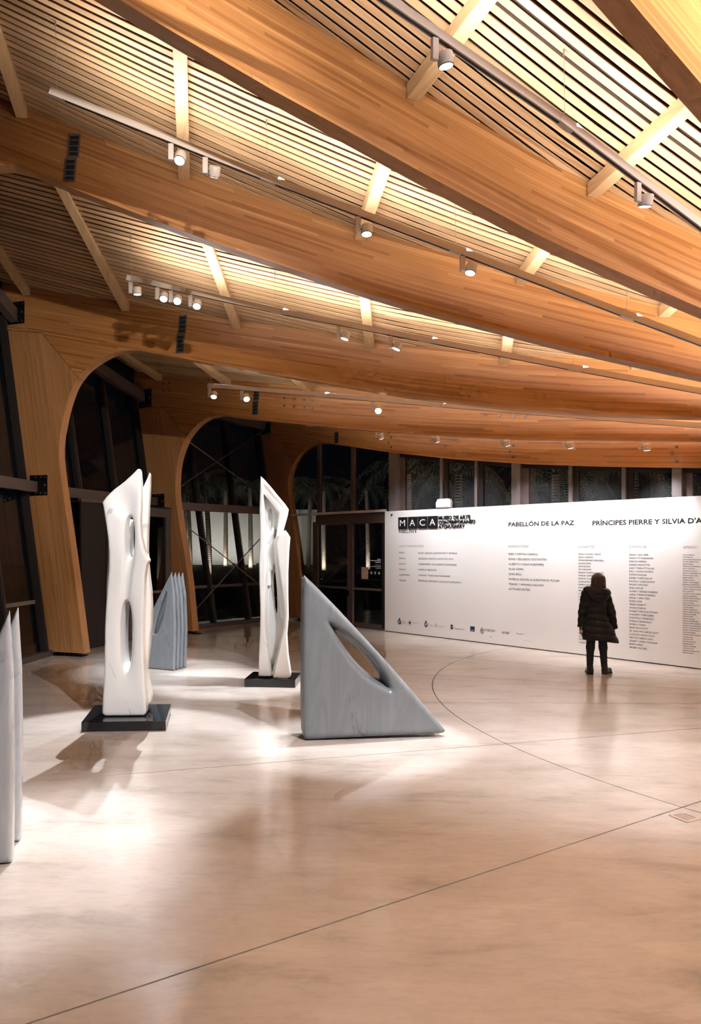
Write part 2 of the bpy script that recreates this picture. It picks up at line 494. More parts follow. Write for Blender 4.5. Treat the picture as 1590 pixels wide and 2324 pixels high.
# ================================================================== THE SETTING
# ------------------------------------------------------------------ floor: radial concrete slabs with open joints
floor = empty('floor', (0, 0, 0)); tag(floor, 'polished beige concrete floor with radial and circular saw joints', 'floor', kind='structure')
sub = MB()
n = 64
sub.v = [Vector((CX, CY, -0.012))] + [Vector((CX + 24*math.cos(2*math.pi*k/n), CY + 24*math.sin(2*math.pi*k/n), -0.012)) for k in range(n)]
sub.f = [(0, 1 + k, 1 + (k+1) % n) for k in range(n)]
sub.build('joint_filler', M['joint'], floor)
def facade_r(i, z):
    a, b = {4: (14.45, 0.186), 5: (14.55, 0.207)}.get(i, (14.25, 0.15))
    return a + b * z
GAP = 0.0055
def slab(i0, i1, r0, r1):
    segs = max(2, int((i1 - i0) * 10))
    top = []; 
    for k in range(segs + 1):
        i = i0 + (i1 - i0) * k / segs
        offs = GAP if k == 0 else (-GAP if k == segs else 0)
        top.append((pol(i, r0, 0, offs), pol(i, r1, 0, offs)))
    mb = MB()
    for a, b in top:
        mb.v += [a, b, a - Vector((0, 0, 0.011)), b - Vector((0, 0, 0.011))]
    for k in range(segs):
        p = 4*k; q = 4*(k+1)
        mb.f += [(p, q, q+1, p+1), (p, p+2, q+2, q), (p+1, q+1, q+3, p+3)]
    mb.f += [(0, 1, 3, 2), (4*segs, 4*segs+2, 4*segs+3, 4*segs+1)]
    return mb.build('slab', M['floor'], floor)
NIDX = 2 * math.pi / abs(DA)
for i in range(-4, 6):
    slab(i, i + 1, 0.05, RCIRC - GAP)
    slab(i, i + 1, RCIRC + GAP, 15.6)
slab(6, NIDX - 4, 0.05, RCIRC - GAP)
slab(6, NIDX - 4, RCIRC + GAP, 15.6)
# recessed floor box
fb = empty('floor_outlet', (3.012, 5.612, 0)); tag(fb, 'small square metal floor box set in the concrete near the circular joint', 'floor outlet')
q = [Vector(p) for p in ((2.913, 5.659, 0), (3.064, 5.715, 0), (3.115, 5.581, 0), (2.968, 5.506, 0))]
cen = sum(q, Vector()) / 4
rim = MB(); q2 = [cen + (p - cen) * 0.78 for p in q]
for zz in (0.001, 0.006):
    rim.v += [p + Vector((0, 0, zz)) for p in q] + [p + Vector((0, 0, zz)) for p in q2]
for k in range(4):
    j = (k + 1) % 4
    rim.f += [(8+k, 8+j, 12+j, 12+k), (k, j, 8+j, 8+k), (4+k, 12+k, 12+j, 4+j)]
rim.build('rim', mat('steel_rim', (0.75, 0.70, 0.66), 0.35, 0.3), fb)
lid = MB(); lid.v = [p + Vector((0, 0, 0.002)) for p in q2] + [p + Vector((0, 0, 0.0005)) for p in q2]
lid.f = [(0, 3, 2, 1), (0, 1, 5, 4), (1, 2, 6, 5), (2, 3, 7, 6), (3, 0, 4, 7)]
lid.build('lid', mat('box_lid', (0.42, 0.34, 0.30), 0.35), fb)

# ------------------------------------------------------------------ glulam portal frames
TH = 0.20
LEG = {   # inner edge of the leg from the foot up round the arch, then outer foot/top radius and the mitre
 5: dict(inner=[(13.72,0.06),(14.03,1.9),(14.36,3.3),(14.43,3.75),(14.36,4.08),(14.18,4.34),(13.86,4.60),(13.40,4.76),(12.92,4.78)], top=5.30, mit=[(14.98,5.24),(14.18,4.34)]),
 4: dict(inner=[(13.68,0.06),(13.87,1.44),(14.18,2.88),(14.25,3.5),(14.18,4.05),(13.97,4.50),(13.69,4.79),(13.35,4.97),(12.95,5.03),(12.51,4.95)], top=5.46, mit=[(14.63,5.38),(13.90,4.60)]),
 3: dict(inner=[(13.49,0.07),(13.76,1.9),(14.02,3.51),(14.03,4.02),(13.99,4.25),(13.90,4.61),(13.73,5.02),(13.49,5.29),(13.22,5.45),(12.93,5.56),(12.66,5.60),(12.39,5.58)], top=6.20, mit=[(14.41,6.08),(13.62,5.16)]),
 2: dict(inner=[(13.49,0.07),(13.76,2.2),(14.02,4.4),(14.06,5.2),(14.02,5.8),(13.90,6.25),(13.70,6.60),(13.40,6.92),(13.10,7.08),(12.75,7.10),(12.45,7.00)], top=7.75, mit=[(14.41,7.62),(13.70,6.60)]),
}
for k, dz in ((1, 0.55), (0, 0.75), (-1, 0.75)):
    s = LEG[2]
    LEG[k] = dict(inner=[(r, z + dz * min(1, max(0, (z - 1) / 4))) for r, z in s['inner']], top=s['top'] + dz, mit=[(r, z + dz) for r, z in s['mit']])
def densify(pts, n=4):
    """Catmull-Rom through an open polyline"""
    out = []
    P = [np.array(p, float) for p in pts]
    P = [2*P[0]-P[1]] + P + [2*P[-1]-P[-2]]
    for k in range(1, len(P) - 2):
        for s_ in range(n):
            t = s_ / n
            out.append(tuple(0.5*((2*P[k])+(-P[k-1]+P[k+1])*t+(2*P[k-1]-5*P[k]+4*P[k+1]-P[k+2])*t*t+(-P[k-1]+3*P[k]-3*P[k+1]+P[k+2])*t**3)))
    out.append(tuple(P[-2]))
    return out
def strip_solid(name, i, A, B, uvs, mats, parent):
    """solid between polyline A (inner) and B (outer) in the frame plane i, thickness TH; uvs[k] = ((u,v) of A, (u,v) of B)"""
    n = len(A); V = []; UV = []
    for off in (0.0, TH):
        for k in range(n):
            V += [pol(i, A[k][0], A[k][1], off), pol(i, B[k][0], B[k][1], off)]
    o2 = 2 * n
    F = []; MI = []; UVF = []
    for k in range(n - 1):
        a, b, c, d = 2*k, 2*k+1, 2*k+3, 2*k+2
        F.append((a, b, c, d)); MI.append(0); UVF.append([uvs[k][0], uvs[k][1], uvs[k+1][1], uvs[k+1][0]])
        F.append((o2+a, o2+d, o2+c, o2+b)); MI.append(0); UVF.append([uvs[k][0], uvs[k+1][0], uvs[k+1][1], uvs[k][1]])
        ua, ub = uvs[k][0][0], uvs[k+1][0][0]
        F.append((a, d, o2+d, o2+a)); MI.append(1); UVF.append([(ua, 0), (ub, 0), (ub, TH), (ua, TH)])
        F.append((b, o2+b, o2+c, c)); MI.append(1); UVF.append([(ua, 0), (ua, TH), (ub, TH), (ub, 0)])
    for k in (0, n - 1):
        F.append((2*k, 2*k+1, o2+2*k+1, o2+2*k)); MI.append(1); UVF.append([(0, 0), (0.4, 0), (0.4, TH), (0, TH)])
    off = parent_loc(parent)
    me = bpy.data.meshes.new(name)
    me.from_pydata([tuple(v - off) for v in V], [], F)
    for m_ in mats: me.materials.append(m_)
    me.polygons.foreach_set('material_index', MI)
    uv = me.uv_layers.new(name='UVMap'); li = 0
    for fc in UVF:
        for c in fc:
            uv.data[li].uv = c; li += 1
    bm = bmesh.new(); bm.from_mesh(me); bmesh.ops.recalc_face_normals(bm, faces=bm.faces); bm.to_mesh(me); bm.free()
    me.update()
    return link(bpy.data.objects.new(name, me), parent)
def beam_top(i, r):
    return low(i, r) + SLAT_H + 0.10
FRAME_LABEL = {
 5: 'arched glulam frame running over the white lettered wall, lowest at the back of the hall',
 4: 'arched glulam frame whose leg stands behind the grey bladed stone',
 3: 'arched glulam frame with its broad leg at the left behind the tall white marble',
 2: 'glulam girder crossing the upper left, carrying the largest dark air vent',
 1: 'wide glulam girder sweeping diagonally across the top from the upper left corner',
 0: 'glulam girder cutting the top right corner of the picture',
 -1: 'glulam frame overhead beside the viewer, outside the picture'}
FR = {}
for i in (5, 4, 3, 2, 1, 0, -1):
    L = LEG[i]
    root = empty('timber_frame', pol(i, 13.9, 0.0, TH/2)); tag(root, FRAME_LABEL[i], 'timber frame', 'curved glulam frames of the roof')
    FR[i] = root
    inner = densify(L['inner'], 4)
    peak = max(range(len(inner)), key=lambda k: inner[k][1])
    mi_r, mi_z = L['mit'][1]; mo_r, mo_z = L['mit'][0]
    # leg: z levels up the inner edge to the mitre, then up the mitre to the flat top
    A = [p for k, p in enumerate(inner) if p[1] < mi_z - 0.01 and k < peak]
    A += [(mi_r + 0.007, mi_z - 0.004)] + [(mi_r + 0.007 + (mo_r-mi_r)*t, mi_z - 0.004 + (mo_z-mi_z-0.006)*t) for t in (0.33, 0.66, 1.0)]
    top_r = facade_r(i, L['top'])
    A.append((top_r - 0.02, L['top'] - 0.012))
    B = []
    for k, (r, z) in enumerate(A):
        zz = z if k < len(A) - 5 else None
        B.append((facade_r(i, z), z))
    B[-1] = (top_r, L['top'] - 0.012)
    uvs = [((A[k][1], B[k][0]-A[k][0]), (B[k][1], 0.0)) for k in range(len(A))]
    strip_solid('leg', i, A, B, uvs, [M['glulam_leg'], M['soffit']], root)
    # girder: underside from the hall centre out to the arch, down the arch to the mitre, up the mitre, out over the leg
    g = [(1.2 + 0.4*k, low(i, 1.2 + 0.4*k)) for k in range(40) if 1.2 + 0.4*k < inner[-1][0] - 0.3]
    g += [p for p in reversed(inner) if p[1] > mi_z or p[0] < inner[peak][0]]
    g = [p for k, p in enumerate(g) if k == 0 or p[0] > g[k-1][0] - 1e-6]
    g = [p for p in g if p[0] < mi_r - 0.01] + [(mi_r, mi_z), ((mi_r+mo_r)/2, (mi_z+mo_z)/2), (mo_r, mo_z), (top_r, L['top']), (top_r + 0.5, L['top'] + 0.05)]
    G2 = [(r, max(beam_top(i, r), z + 0.3)) for r, z in g]
    ref = [low(i, r) for r, z in g]
    uvs = [((r, z - ref[k]), (r, G2[k][1] - ref[k])) for k, (r, z) in enumerate(g)]
    strip_solid('girder', i, g, G2, uvs, [M['glulam'], M['soffit']], root)
    # steel shoe under the leg
    sh = MB()
    for t in (-0.30, -0.21, -0.12, -0.03):
        c = pol(i, 14.05 + t, 0.035, TH/2)
        sh.obox(c, U(i), T(i), Vector((0,0,1)), 0.02, 0.07, 0.035)
    sh.obox(pol(i, 13.88, 0.006, TH/2), U(i), T(i), Vector((0,0,1)), 0.33, 0.09, 0.006)
    sh.build('steel_shoe', M['plate'], root)
    # bolted plates and through-bolts on the near face
    if i in (3, 4, 5):
        for (rc, zc, hr, hz) in (((14.48, 3.2, 0.19, 0.19) if i == 3 else (14.80, 3.13, 0.2, 0.18)) if i != 5 else (15.0, 3.1, 0.2, 0.18), {3: (15.0, 6.50, 0.20, 0.21), 4: (15.24, 5.67, 0.21, 0.22), 5: (15.42, 5.48, 0.2, 0.17)}[i]):
            pl = MB().obox(pol(i, rc, zc, -0.006), U(i), T(i), Vector((0,0,1)), hr, 0.006, hz).build('steel_plate', M['plate'], root)
            for dr, dz in ((-.8,-.8),(-.8,0),(-.8,.8),(-.3,-.8),(-.3,.8),(.3,-.8),(.3,.8)):
                b_ = pol(i, rc + dr*hr, zc + dz*hz, -0.012)
                MB().tube([b_, b_ - T(i)*0.02], 0.017, 8).build('bolt', M['bolt'], pl)
    BOLTS = {4: [(14.63,5.96),(14.43,5.95),(14.63,5.79),(14.43,5.77)] + [(r, low(4, r)+dz) for r in (11.1,10.85,10.6,10.4) for dz in (0.52,0.36)] + [(r, low(4, r)+dz) for r in (6.7,6.45,6.2,6.0) for dz in (0.56,0.40)],
             5: [(rc + dr, low(5, rc) + dz) for rc in (10.54, 7.17, 3.96) for dr, dz in ((0.05,0.47),(-0.03,0.36),(0.05,0.24),(-0.03,0.12))]}
    for r, z in BOLTS.get(i, []):
        b_ = pol(i, r, z, -0.001)
        MB().tube([b_, b_ - T(i)*0.012], 0.026, 10).build('bolt', M['dbolt'], root)

# air vents let into the girder faces
for i, (r, dz0, dz1, lean) in {2: (11.96, 0.08, 0.72, 0.16), 3: (11.52, 0.09, 0.76, 0.13), 4: (11.86, 0.10, 0.72, 0.10), 5: (12.42, 0.03, 0.34, 0.05)}.items():
    lab = {2: 'largest dark two-part air vent in the upper left girder', 3: 'dark two-part air vent in the girder right of the spotlight cluster',
           4: 'dark two-part air vent beside the short rear light track', 5: 'smallest single dark air vent above the door arch'}[i]
    cz = low(i, r) + (dz0 + dz1) / 2
    v = empty('air_vent', pol(i, r, cz, 0)); tag(v, lab, 'air vent', 'air vents in the girders')
    n_ = 1 if i == 5 else 2
    H_ = (dz1 - dz0) / n_
    axz = (Vector((0,0,1)) + U(i) * -lean * 0.5).normalized()
    for k in range(n_):
        c = pol(i, r, 0, -0.004) ; c.z = low(i, r) + dz0 + H_ * (k + 0.5); c -= U(i) * lean * (k + 0.5 - n_/2) * H_
        fr = MB()
        for s_ in (-1, 1):
            fr.obox(c + U(i)*0.068*s_, U(i), T(i), axz, 0.010, 0.008, H_*0.47)
        for s_ in (-1, 1):
            fr.obox(c + axz*H_*0.45*s_, U(i), T(i), axz, 0.07, 0.008, 0.012)
        f_ = fr.build('vent_frame', M['vent_frame'], v)
        MB().obox(c + T(i)*0.002, U(i), T(i), axz, 0.064, 0.003, H_*0.46).build('dark_opening', M['vent'], v)
        for j in (-1, 0, 1):
            MB().obox(c + axz*H_*0.24*j - T(i)*0.002, U(i), (T(i) + axz*0.8).normalized(), axz, 0.060, 0.006, 0.007).build('louvre', M['vent_frame'], v)

# ------------------------------------------------------------------ slatted ceiling bays
PURLIN_R = (14.75, 12.63, 10.47, 8.15, 6.05, 4.2)
PITCH, SW, ST = 0.10, 0.067, 0.014
def ceil_z(b, P):
    """slat underside height above plan point P in the bay between frames b and b+1"""
    d = Vector((P.x - CX, P.y - CY, 0)); r = d.length
    a = math.atan2(-d.y, -d.x)
    idx = (a - A0) / DA
    t = min(1.02, max(-0.02, idx - b))
    return low(b, r) * (1 - t) + low(b + 1, r) * t + SLAT_H
def bay_surface(name, b, dz, material, parent, r0=1.3, r1=15.9, nr=26, nt=8):
    mb = MB()
    for k in range(nr + 1):
        r = r0 + (r1 - r0) * k / nr
        for j in range(nt + 1):
            t = j / nt
            p = pol(b + t, r); p.z = low_at(b + t, r) + SLAT_H + dz
            mb.v.append(p)
    w = nt + 1
    for k in range(nr):
        for j in range(nt):
            mb.f.append((k*w+j, k*w+j+1, (k+1)*w+j+1, (k+1)*w+j))
    return mb.build(name, material, parent)
CEIL = {}
for b in (4, 3, 2, 1, 0):
    c = empty('ceiling', pol(b + 0.5, 8.0, 0)); c.location.z = low_at(b + 0.5, 8.0) + SLAT_H
    tag(c, ['timber slat ceiling bay in the top right corner', 'timber slat ceiling bay along the top left, above the longest light track', 'timber slat ceiling bay above the spotlight cluster', 'timber slat ceiling bay above the short rear track', 'narrow timber slat ceiling bay nearest the lettered wall'][b], 'ceiling', kind='structure')
    CEIL[b] = c
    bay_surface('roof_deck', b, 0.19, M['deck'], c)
    mid, across = U(b + 0.5), T(b + 0.5)
    half = abs(DA) / 2
    n_sl = int(15.0 * math.tan(half) / PITCH)
    for j in range(-n_sl, n_sl + 1):
        s = j * PITCH
        # every edge stops at the face of the beam it runs into; the near beam is 0.2 m thick
        def tstart(se):
            return max((abs(se) + ((TH + 0.004) if se < 0 else 0.004) / math.cos(half)) / math.tan(half), 1.6)
        t1 = 15.25
        if t1 - max(tstart(s - SW/2), tstart(s + SW/2)) < 0.3: continue
        n_ = max(2, int((t1 - tstart(s)) / 0.9))
        V = []
        for k in range(n_ + 1):
            for du, dz in ((-SW/2, 0), (SW/2, 0), (SW/2, ST), (-SW/2, ST)):
                t0 = tstart(s + du)
                p = Vector((CX, CY, 0)) + mid * (t0 + (t1 - t0) * k / n_) + across * (s + du)
                p.z = ceil_z(b, p) + dz
                V.append(p)
        F = []
        for k in range(n_):
            for e in range(4):
                F.append((4*k+e, 4*k+(e+1)%4, 4*k+4+(e+1)%4, 4*k+4+e))
        F += [(0, 3, 2, 1), (4*n_, 4*n_+1, 4*n_+2, 4*n_+3)]
        o = mesh_obj('slat', V, F, M['slat'], c)
        pv = V
        off = parent_loc(c)
        set_uv(o, lambda v, poly: (((v.co + off) - Vector((CX, CY, 0))).dot(mid), ((v.co + off) - Vector((CX, CY, 0))).dot(across)))
    for pr in PURLIN_R:
        p0 = pol(b, pr, 0, TH + 0.002); p1 = pol(b + 1, pr, 0, -0.002)
        z0 = low(b, pr) + SLAT_H; z1 = low(b + 1, pr) + SLAT_H
        rad = U(b + 0.5)
        V = []
        for P, z in ((p0, z0), (p1, z1)):
            for dr, dz in ((-0.075, -0.15), (0.075, -0.15), (0.075, -0.002), (-0.075, -0.002)):
                q_ = P + rad * dr; q_.z = z + dz; V.append(q_)
        F = [(0,1,5,4),(1,2,6,5),(2,3,7,6),(3,0,4,7),(0,3,2,1),(4,5,6,7)]
        o = mesh_obj('purlin', V, F, M['purlin'], c); bevel(o, 0.004, 1)
        off2 = parent_loc(c)
        set_uv(o, lambda v, poly: ((v.co + off2).dot(across), (v.co + off2).dot(mid) + (v.co + off2).z))
for b in (-1, -2, -3):
    c = empty('ceiling', pol(b + 0.5, 8.0, 6.0)); tag(c, 'timber ceiling behind the viewer, outside the picture', 'ceiling', 'ceiling bays outside the picture', kind='structure')
    bay_surface('lining', b, 0.0, M['slat'], c)

# ------------------------------------------------------------------ white lettered wall under frame 5
wall = empty('wall_back', pol(5, 7.0, 0, 0.05)); tag(wall, 'white freestanding wall with donor lettering under the rear girder', 'wall', kind='structure')
WT = 2.89
body = MB()
body.obox((pol(5, 10.72, WT/2+0.007, 0.06) + pol(5, 1.2, WT/2+0.007, 0.06)) / 2, U(5), T(5), Vector((0,0,1)), (10.72-1.2)/2, 0.06, WT/2 - 0.007)
bevel(body.build('panel', M['white'], wall), 0.004, 1)
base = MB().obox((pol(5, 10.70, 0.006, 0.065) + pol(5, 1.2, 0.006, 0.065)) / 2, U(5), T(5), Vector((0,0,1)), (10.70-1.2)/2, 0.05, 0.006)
bo = base.build('baseboard_back', M['plate'], None); tag(bo, 'thin dark baseboard at the foot of the white lettered wall', 'baseboard', kind='structure')
# little round hook at the top left
hk = pol(5, 10.485, 2.80, -0.001)
MB().tube([hk, hk - T(5)*0.03], [0.022, 0.018], 10).build('hook', M['black_metal'], wall)

# far walls that close the hall out of the picture
wb = MB().obox((pol(-3, 14.0, 2.0) + pol(-3, 1.2, 2.0)) / 2, U(-3), T(-3), Vector((0,0,1)), 6.4, 0.05, 2.0).build('wall_front', M['white'])
tag(wb, 'plain white wall behind the viewer, outside the picture', 'wall', kind='structure')
wc = MB()
for k in range(16):
    i0 = -3 + 8*k/16; i1 = -3 + 8*(k+1)/16
    p, q_ = pol(i0, 1.15), pol(i1, 1.15)
    wc.bar(p + Vector((0,0,2.0)), q_ + Vector((0,0,2.0)), 0.06, 4.0)
wco = wc.build('wall_right', M['white']); tag(wco, 'curved white core wall at the centre of the hall, outside the picture', 'wall', kind='structure')

# ------------------------------------------------------------------ glazed facade between the frame legs
def fpt(b, t, z, inset=0.0):
    P = pol(b, facade_r(b, z) + 0.04, z, TH) if b != 99 else None
    Q = pol(b + 1, facade_r(b + 1, z) + 0.04, z, 0)
    p = P.lerp(Q, t)
    nrm = U(b + 0.5)
    return p - nrm * inset
WIN = {}
FR_T = (0.025, 0.325, 0.64, 0.955)
for b in (1, 2, 3, 4):
    zt = min(LEG[b]['top'], LEG[b+1]['top'])
    w = empty('window_%d' % b, fpt(b, 0.5, 0))
    tag(w, {1: 'leaning glazed facade bay left of the picture', 2: 'leaning glazed facade bay at the far left edge', 3: 'leaning glazed facade bay with the dark vestibule behind the tall white marble', 4: 'leaning glazed facade bay with crossed steel rods and palms outside'}[b], 'window', kind='structure')
    WIN[b] = w
    zmid = 3.17 if b == 2 else (3.13 if b == 3 else 3.05)
    zt0, zt1 = LEG[b]['top'] + 0.30, LEG[b+1]['top'] + 0.24
    TUBE_T = {}
    MB().bar(fpt(b, 0.0, 0.05, 0.05), fpt(b, 1.0, 0.05, 0.05), 0.16, 0.10).build('kerb', M['kerb'], w)
    for t in FR_T:
        MB().bar(fpt(b, t, 0.1, 0.02), fpt(b, t, zt0*(1-t)+zt1*t - 0.1, 0.02), 0.075, 0.17, up=U(b+0.5)).build('mullion', M['mullion'], w)
        MB().bar(fpt(b, t + 0.012, 0.1, 0.112), fpt(b, t + 0.012, zt0*(1-t)+zt1*t - 0.1, 0.112), 0.012, 0.006, up=U(b+0.5)).build('mullion_edge', M['frame'], w)
    # steel tubes: middle rail and eave
    MB().bar(fpt(b, 0.0, zmid, 0.20), fpt(b, 1.0, zmid, 0.20), 0.12, 0.20).build('ring_tube', M['steel'], w)
    MB().bar(fpt(b, 0.0, zt0, 0.22), fpt(b, 1.0, zt1, 0.22), 0.16, 0.24).build('eave_tube', M['steel'], w)
    MB().bar(fpt(b, 0.0, zt0 + 0.42, -0.02), fpt(b, 1.0, zt1 + 0.42, -0.02), 0.06, 0.62).build('eave_panel', M['mullion'], w)
    # thin grey handrail strip across the panes
    for k in range(3):
        t0, t1 = FR_T[k] + 0.012, FR_T[k+1] - 0.012
        if not (b == 3):
            MB().bar(fpt(b, t0, 1.02, 0.01), fpt(b, t1, 1.02, 0.01), 0.012, 0.07).build('transom', M['frame'] if b != 2 else M['column'], w)
        for z0, z1, nm in ((0.1, zmid - 0.1, 'pane'), (zmid + 0.1, min(zt0, zt1) + 0.05, 'pane')):
            V = [fpt(b, t0, z0, -0.004), fpt(b, t1, z0, -0.004), fpt(b, t1, z1, -0.004), fpt(b, t0, z1, -0.004)]
            mesh_obj(nm, V, [(0, 1, 2, 3)], M['glass'], w)
# crossed steel rods in bay 4
w = WIN[4]
for (t0, z0), (t1, z1) in (((0.02, 5.25), (0.93, 3.35)), ((0.98, 5.45), (0.06, 3.35)), ((0.04, 2.85), (0.97, 0.35)), ((0.98, 2.80), (0.04, 0.25))):
    MB().tube([fpt(4, t0, z0, 0.30), fpt(4, t1, z1, 0.30)], 0.014, 8).build('brace_rod', M['rod'], w)

# dark entrance vestibule inside bay 3
S_, E_ = Vector((-4.02, 14.62, 0)), Vector((-2.70, 17.45, 0))
dv = (E_ - S_).normalized(); nv = Vector((dv.y, -dv.x, 0))
VH = 2.92
d2 = empty('door_2', (S_ + E_) / 2); tag(d2, 'dark brown entrance vestibule with a framed glass door behind the grey bladed stone', 'door', kind='structure')
def vb(t0, t1, z0, z1, dep, mt, nm, off=0.0):
    L_ = (E_ - S_).length
    c = S_ + dv * (L_ * (t0 + t1) / 2) - nv * (off + dep/2); c.z = (z0 + z1) / 2
    o = MB().obox(c, dv, nv, Vector((0,0,1)), L_*(t1-t0)/2, dep/2, (z1-z0)/2).build(nm, mt, d2)
    return bevel(o, 0.004, 1)
vb(0.0, 0.235, 0.02, VH, 0.06, M['mullion'], 'panel')
vb(0.245, 0.48, 0.02, VH, 0.06, M['mullion'], 'panel')
vb(0.0, 0.48, VH + 0.005, VH + 0.08, 0.09, M['frame'], 'head_rail')
vb(0.49, 0.54, 0.0, VH, 0.10, M['frame'], 'door_post'); vb(0.945, 1.0, 0.0, VH, 0.10, M['frame'], 'door_post')
vb(0.54, 0.945, VH - 0.20, VH, 0.10, M['frame'], 'door_head'); vb(0.54, 0.945, 0.0, 0.12, 0.09, M['frame'], 'door_sill')
vb(0.54, 0.945, 0.98, 1.04, 0.03, M['column'], 'push_bar', 0.03)
V = [S_ + dv*((E_-S_).length*t) - nv*0.05 + Vector((0,0,z)) for t, z in ((0.54,0.12),(0.945,0.12),(0.945,VH-0.2),(0.54,VH-0.2))]
mesh_obj('pane', V, [(0,1,2,3)], M['glass'], d2)
MB().bar(E_ - nv*0.1 + Vector((0,0,VH/2)), E_ - nv*0.72 + Vector((0,0,VH/2)), 0.05, VH).build('side_panel', M['mullion'], d2)
MB().obox((S_+E_)/2 - nv*0.45 + Vector((0,0,VH+0.02)), dv, nv, Vector((0,0,1)), (E_-S_).length/2, 0.44, 0.012).build('roof_panel', M['mullion'], d2)

# ------------------------------------------------------------------ glass doors and clerestory in the plane of frame 5
d1 = empty('door_1', pol(5, 12.2, 0, 0.06)); tag(d1, 'double glass doors in a dark brown frame left of the white wall', 'door', kind='structure')
def w5(name, r0, r1, z0, z1, dep, mt, parent, off=0.05, lowcut=None):
    c = (pol(5, r0, 0, off + dep/2) + pol(5, r1, 0, off + dep/2)) / 2; c.z = (z0 + z1) / 2
    return MB().obox(c, U(5), T(5), Vector((0,0,1)), abs(r0-r1)/2, dep/2, (z1-z0)/2).build(name, mt, parent)
w5('threshold', 13.85, 10.72, 0.0, 0.05, 0.12, M['kerb'], d1)
w5('head_frame', 13.30, 10.72, 2.62, 2.88, 0.08, M['frame'], d1)
w5('white_rail', 14.30, 10.72, 2.885, 2.945, 0.07, mat('beige_rail', (0.62, 0.55, 0.50), 0.4), d1, 0.0)
w5('door_post', 13.42, 13.20, 0.05, 2.70, 0.10, M['frame'], d1)
w5('door_stile', 12.08, 11.86, 0.05, 2.62, 0.09, M['frame'], d1)
w5('door_post', 10.86, 10.72, 0.05, 2.62, 0.08, M['mullion'], d1)
for r in (13.21, 11.865):
    w5('bright_gasket', r + 0.012, r - 0.006, 0.06, 2.58, 0.012, M['column'], d1, 0.035)
w5('push_bar', 13.18, 12.10, 0.955, 1.01, 0.03, M['steel'], d1, 0.02)
w5('push_bar', 11.84, 10.88, 0.955, 1.01, 0.03, M['steel'], d1, 0.02)
w5('latch', 12.10, 12.0, 0.80, 0.92, 0.05, M['black_metal'], d1, 0.0)
w5('bottom_rail', 13.2, 12.08, 0.05, 0.13, 0.06, M['frame'], d1); w5('bottom_rail', 11.86, 10.86, 0.05, 0.13, 0.06, M['frame'], d1)
def pane5(r0, r1, zlo, zhi_fn, parent, off=0.09, mt='glass'):
    V = [pol(5, r0, zlo, off), pol(5, r1, zlo, off), pol(5, r1, zhi_fn(r1), off), pol(5, r0, zhi_fn(r0), off)]
    return mesh_obj('pane', V, [(0, 1, 2, 3)], M[mt], parent)
pane5(13.20, 12.08, 0.13, lambda r: 2.62, d1); pane5(11.86, 10.86, 0.13, lambda r: 2.62, d1); pane5(13.95, 13.42, 0.05, lambda r: 2.88, d1)
# notice and vinyl print on the right leaf
w5('notice', 11.60, 11.36, 1.23, 1.53, 0.004, M['paper'], d1, 0.080)
for k, (ww, z) in enumerate(((0.12,1.72),(0.42,1.685),(0.19,1.645),(0.19,1.585),(0.43,1.545),(0.17,1.505))):
    w5('vinyl_line', 10.93 + ww, 10.93, z, z + (0.017 if k < 3 else 0.010), 0.003, M['glass_print'], d1, 0.082)
for k in range(4):
    r = 11.38 - 0.13 * k
    o = MB()
    c = pol(5, r, 1.39, 0.082)
    ang = (0.3, 0.9, -0.7, 0.5)[k]
    for a in (ang, ang + 1.3, ang + 2.3):
        d = U(5) * math.cos(a) + Vector((0,0,1)) * math.sin(a)
        o.bar(c - d*0.04, c + d*0.04, 0.004, 0.008, up=T(5))
    o.build('vinyl_symbol', M['glass_print'], d1)
# clerestory
w5_root = empty('window_5', pol(5, 8.0, 2.95, 0.06)); tag(w5_root, 'strip of dark clerestory windows above the white wall', 'window', kind='structure')
lo5 = lambda r: low(5, r) + 0.05
for r, wd, mt, nm in ((10.46, 0.30, 'column', 'post'), (7.10, 0.20, 'column', 'post'), (3.94, 0.16, 'column', 'post')):
    z1 = lo5(r)
    w5(nm, r + wd/2, r - wd/2, 2.90, z1, 0.14, M[mt], w5_root, 0.02)
    w5('post_web', r - wd/2, r - wd/2 - 0.14, 2.90, z1, 0.05, M['steel'], w5_root, 0.12)
for r in (9.02, 8.08, 5.90, 4.86, 2.9):
    w5('mullion', r + 0.05, r - 0.02, 2.90, lo5(r), 0.06, M['column'], w5_root, 0.04)
    w5('mullion_side', r - 0.02, r - 0.14, 2.90, lo5(r), 0.04, M['mullion'], w5_root, 0.09)
for r in (13.14, 11.84):
    w5('mullion', r + 0.09, r - 0.03, 2.94, lo5(r), 0.07, M['frame'], w5_root, 0.04)
    w5('mullion_edge', r - 0.03, r - 0.05, 2.94, lo5(r), 0.012, M['column'], w5_root, 0.04)
edges = [14.25, 13.05, 11.75, 10.61, 9.07, 8.13, 7.2, 5.95, 4.91, 4.02, 2.95, 1.3]
for k in range(len(edges) - 1):
    pane5(edges[k] - 0.06, edges[k+1] + 0.02, 2.945 if edges[k] > 10.7 else 2.90, lambda r: low(5, r) + 0.02 if r < 12.9 else 4.70, w5_root, 0.13, 'glass' if edges[k] > 10.7 else 'glass_dusty')
    if edges[k] < 10.7:
        ra, rb = edges[k] - 0.10, edges[k+1] + 0.04
        MB().bar(pol(5, ra, low(5, ra) - 0.03, 0.11), pol(5, rb, low(5, rb) - 0.03, 0.11), 0.05, 0.10).build('top_rail', M['mullion'], w5_root)
w5('sill', 10.6, 1.3, 2.882, 2.900, 0.12, M['mullion'], w5_root, 0.10)
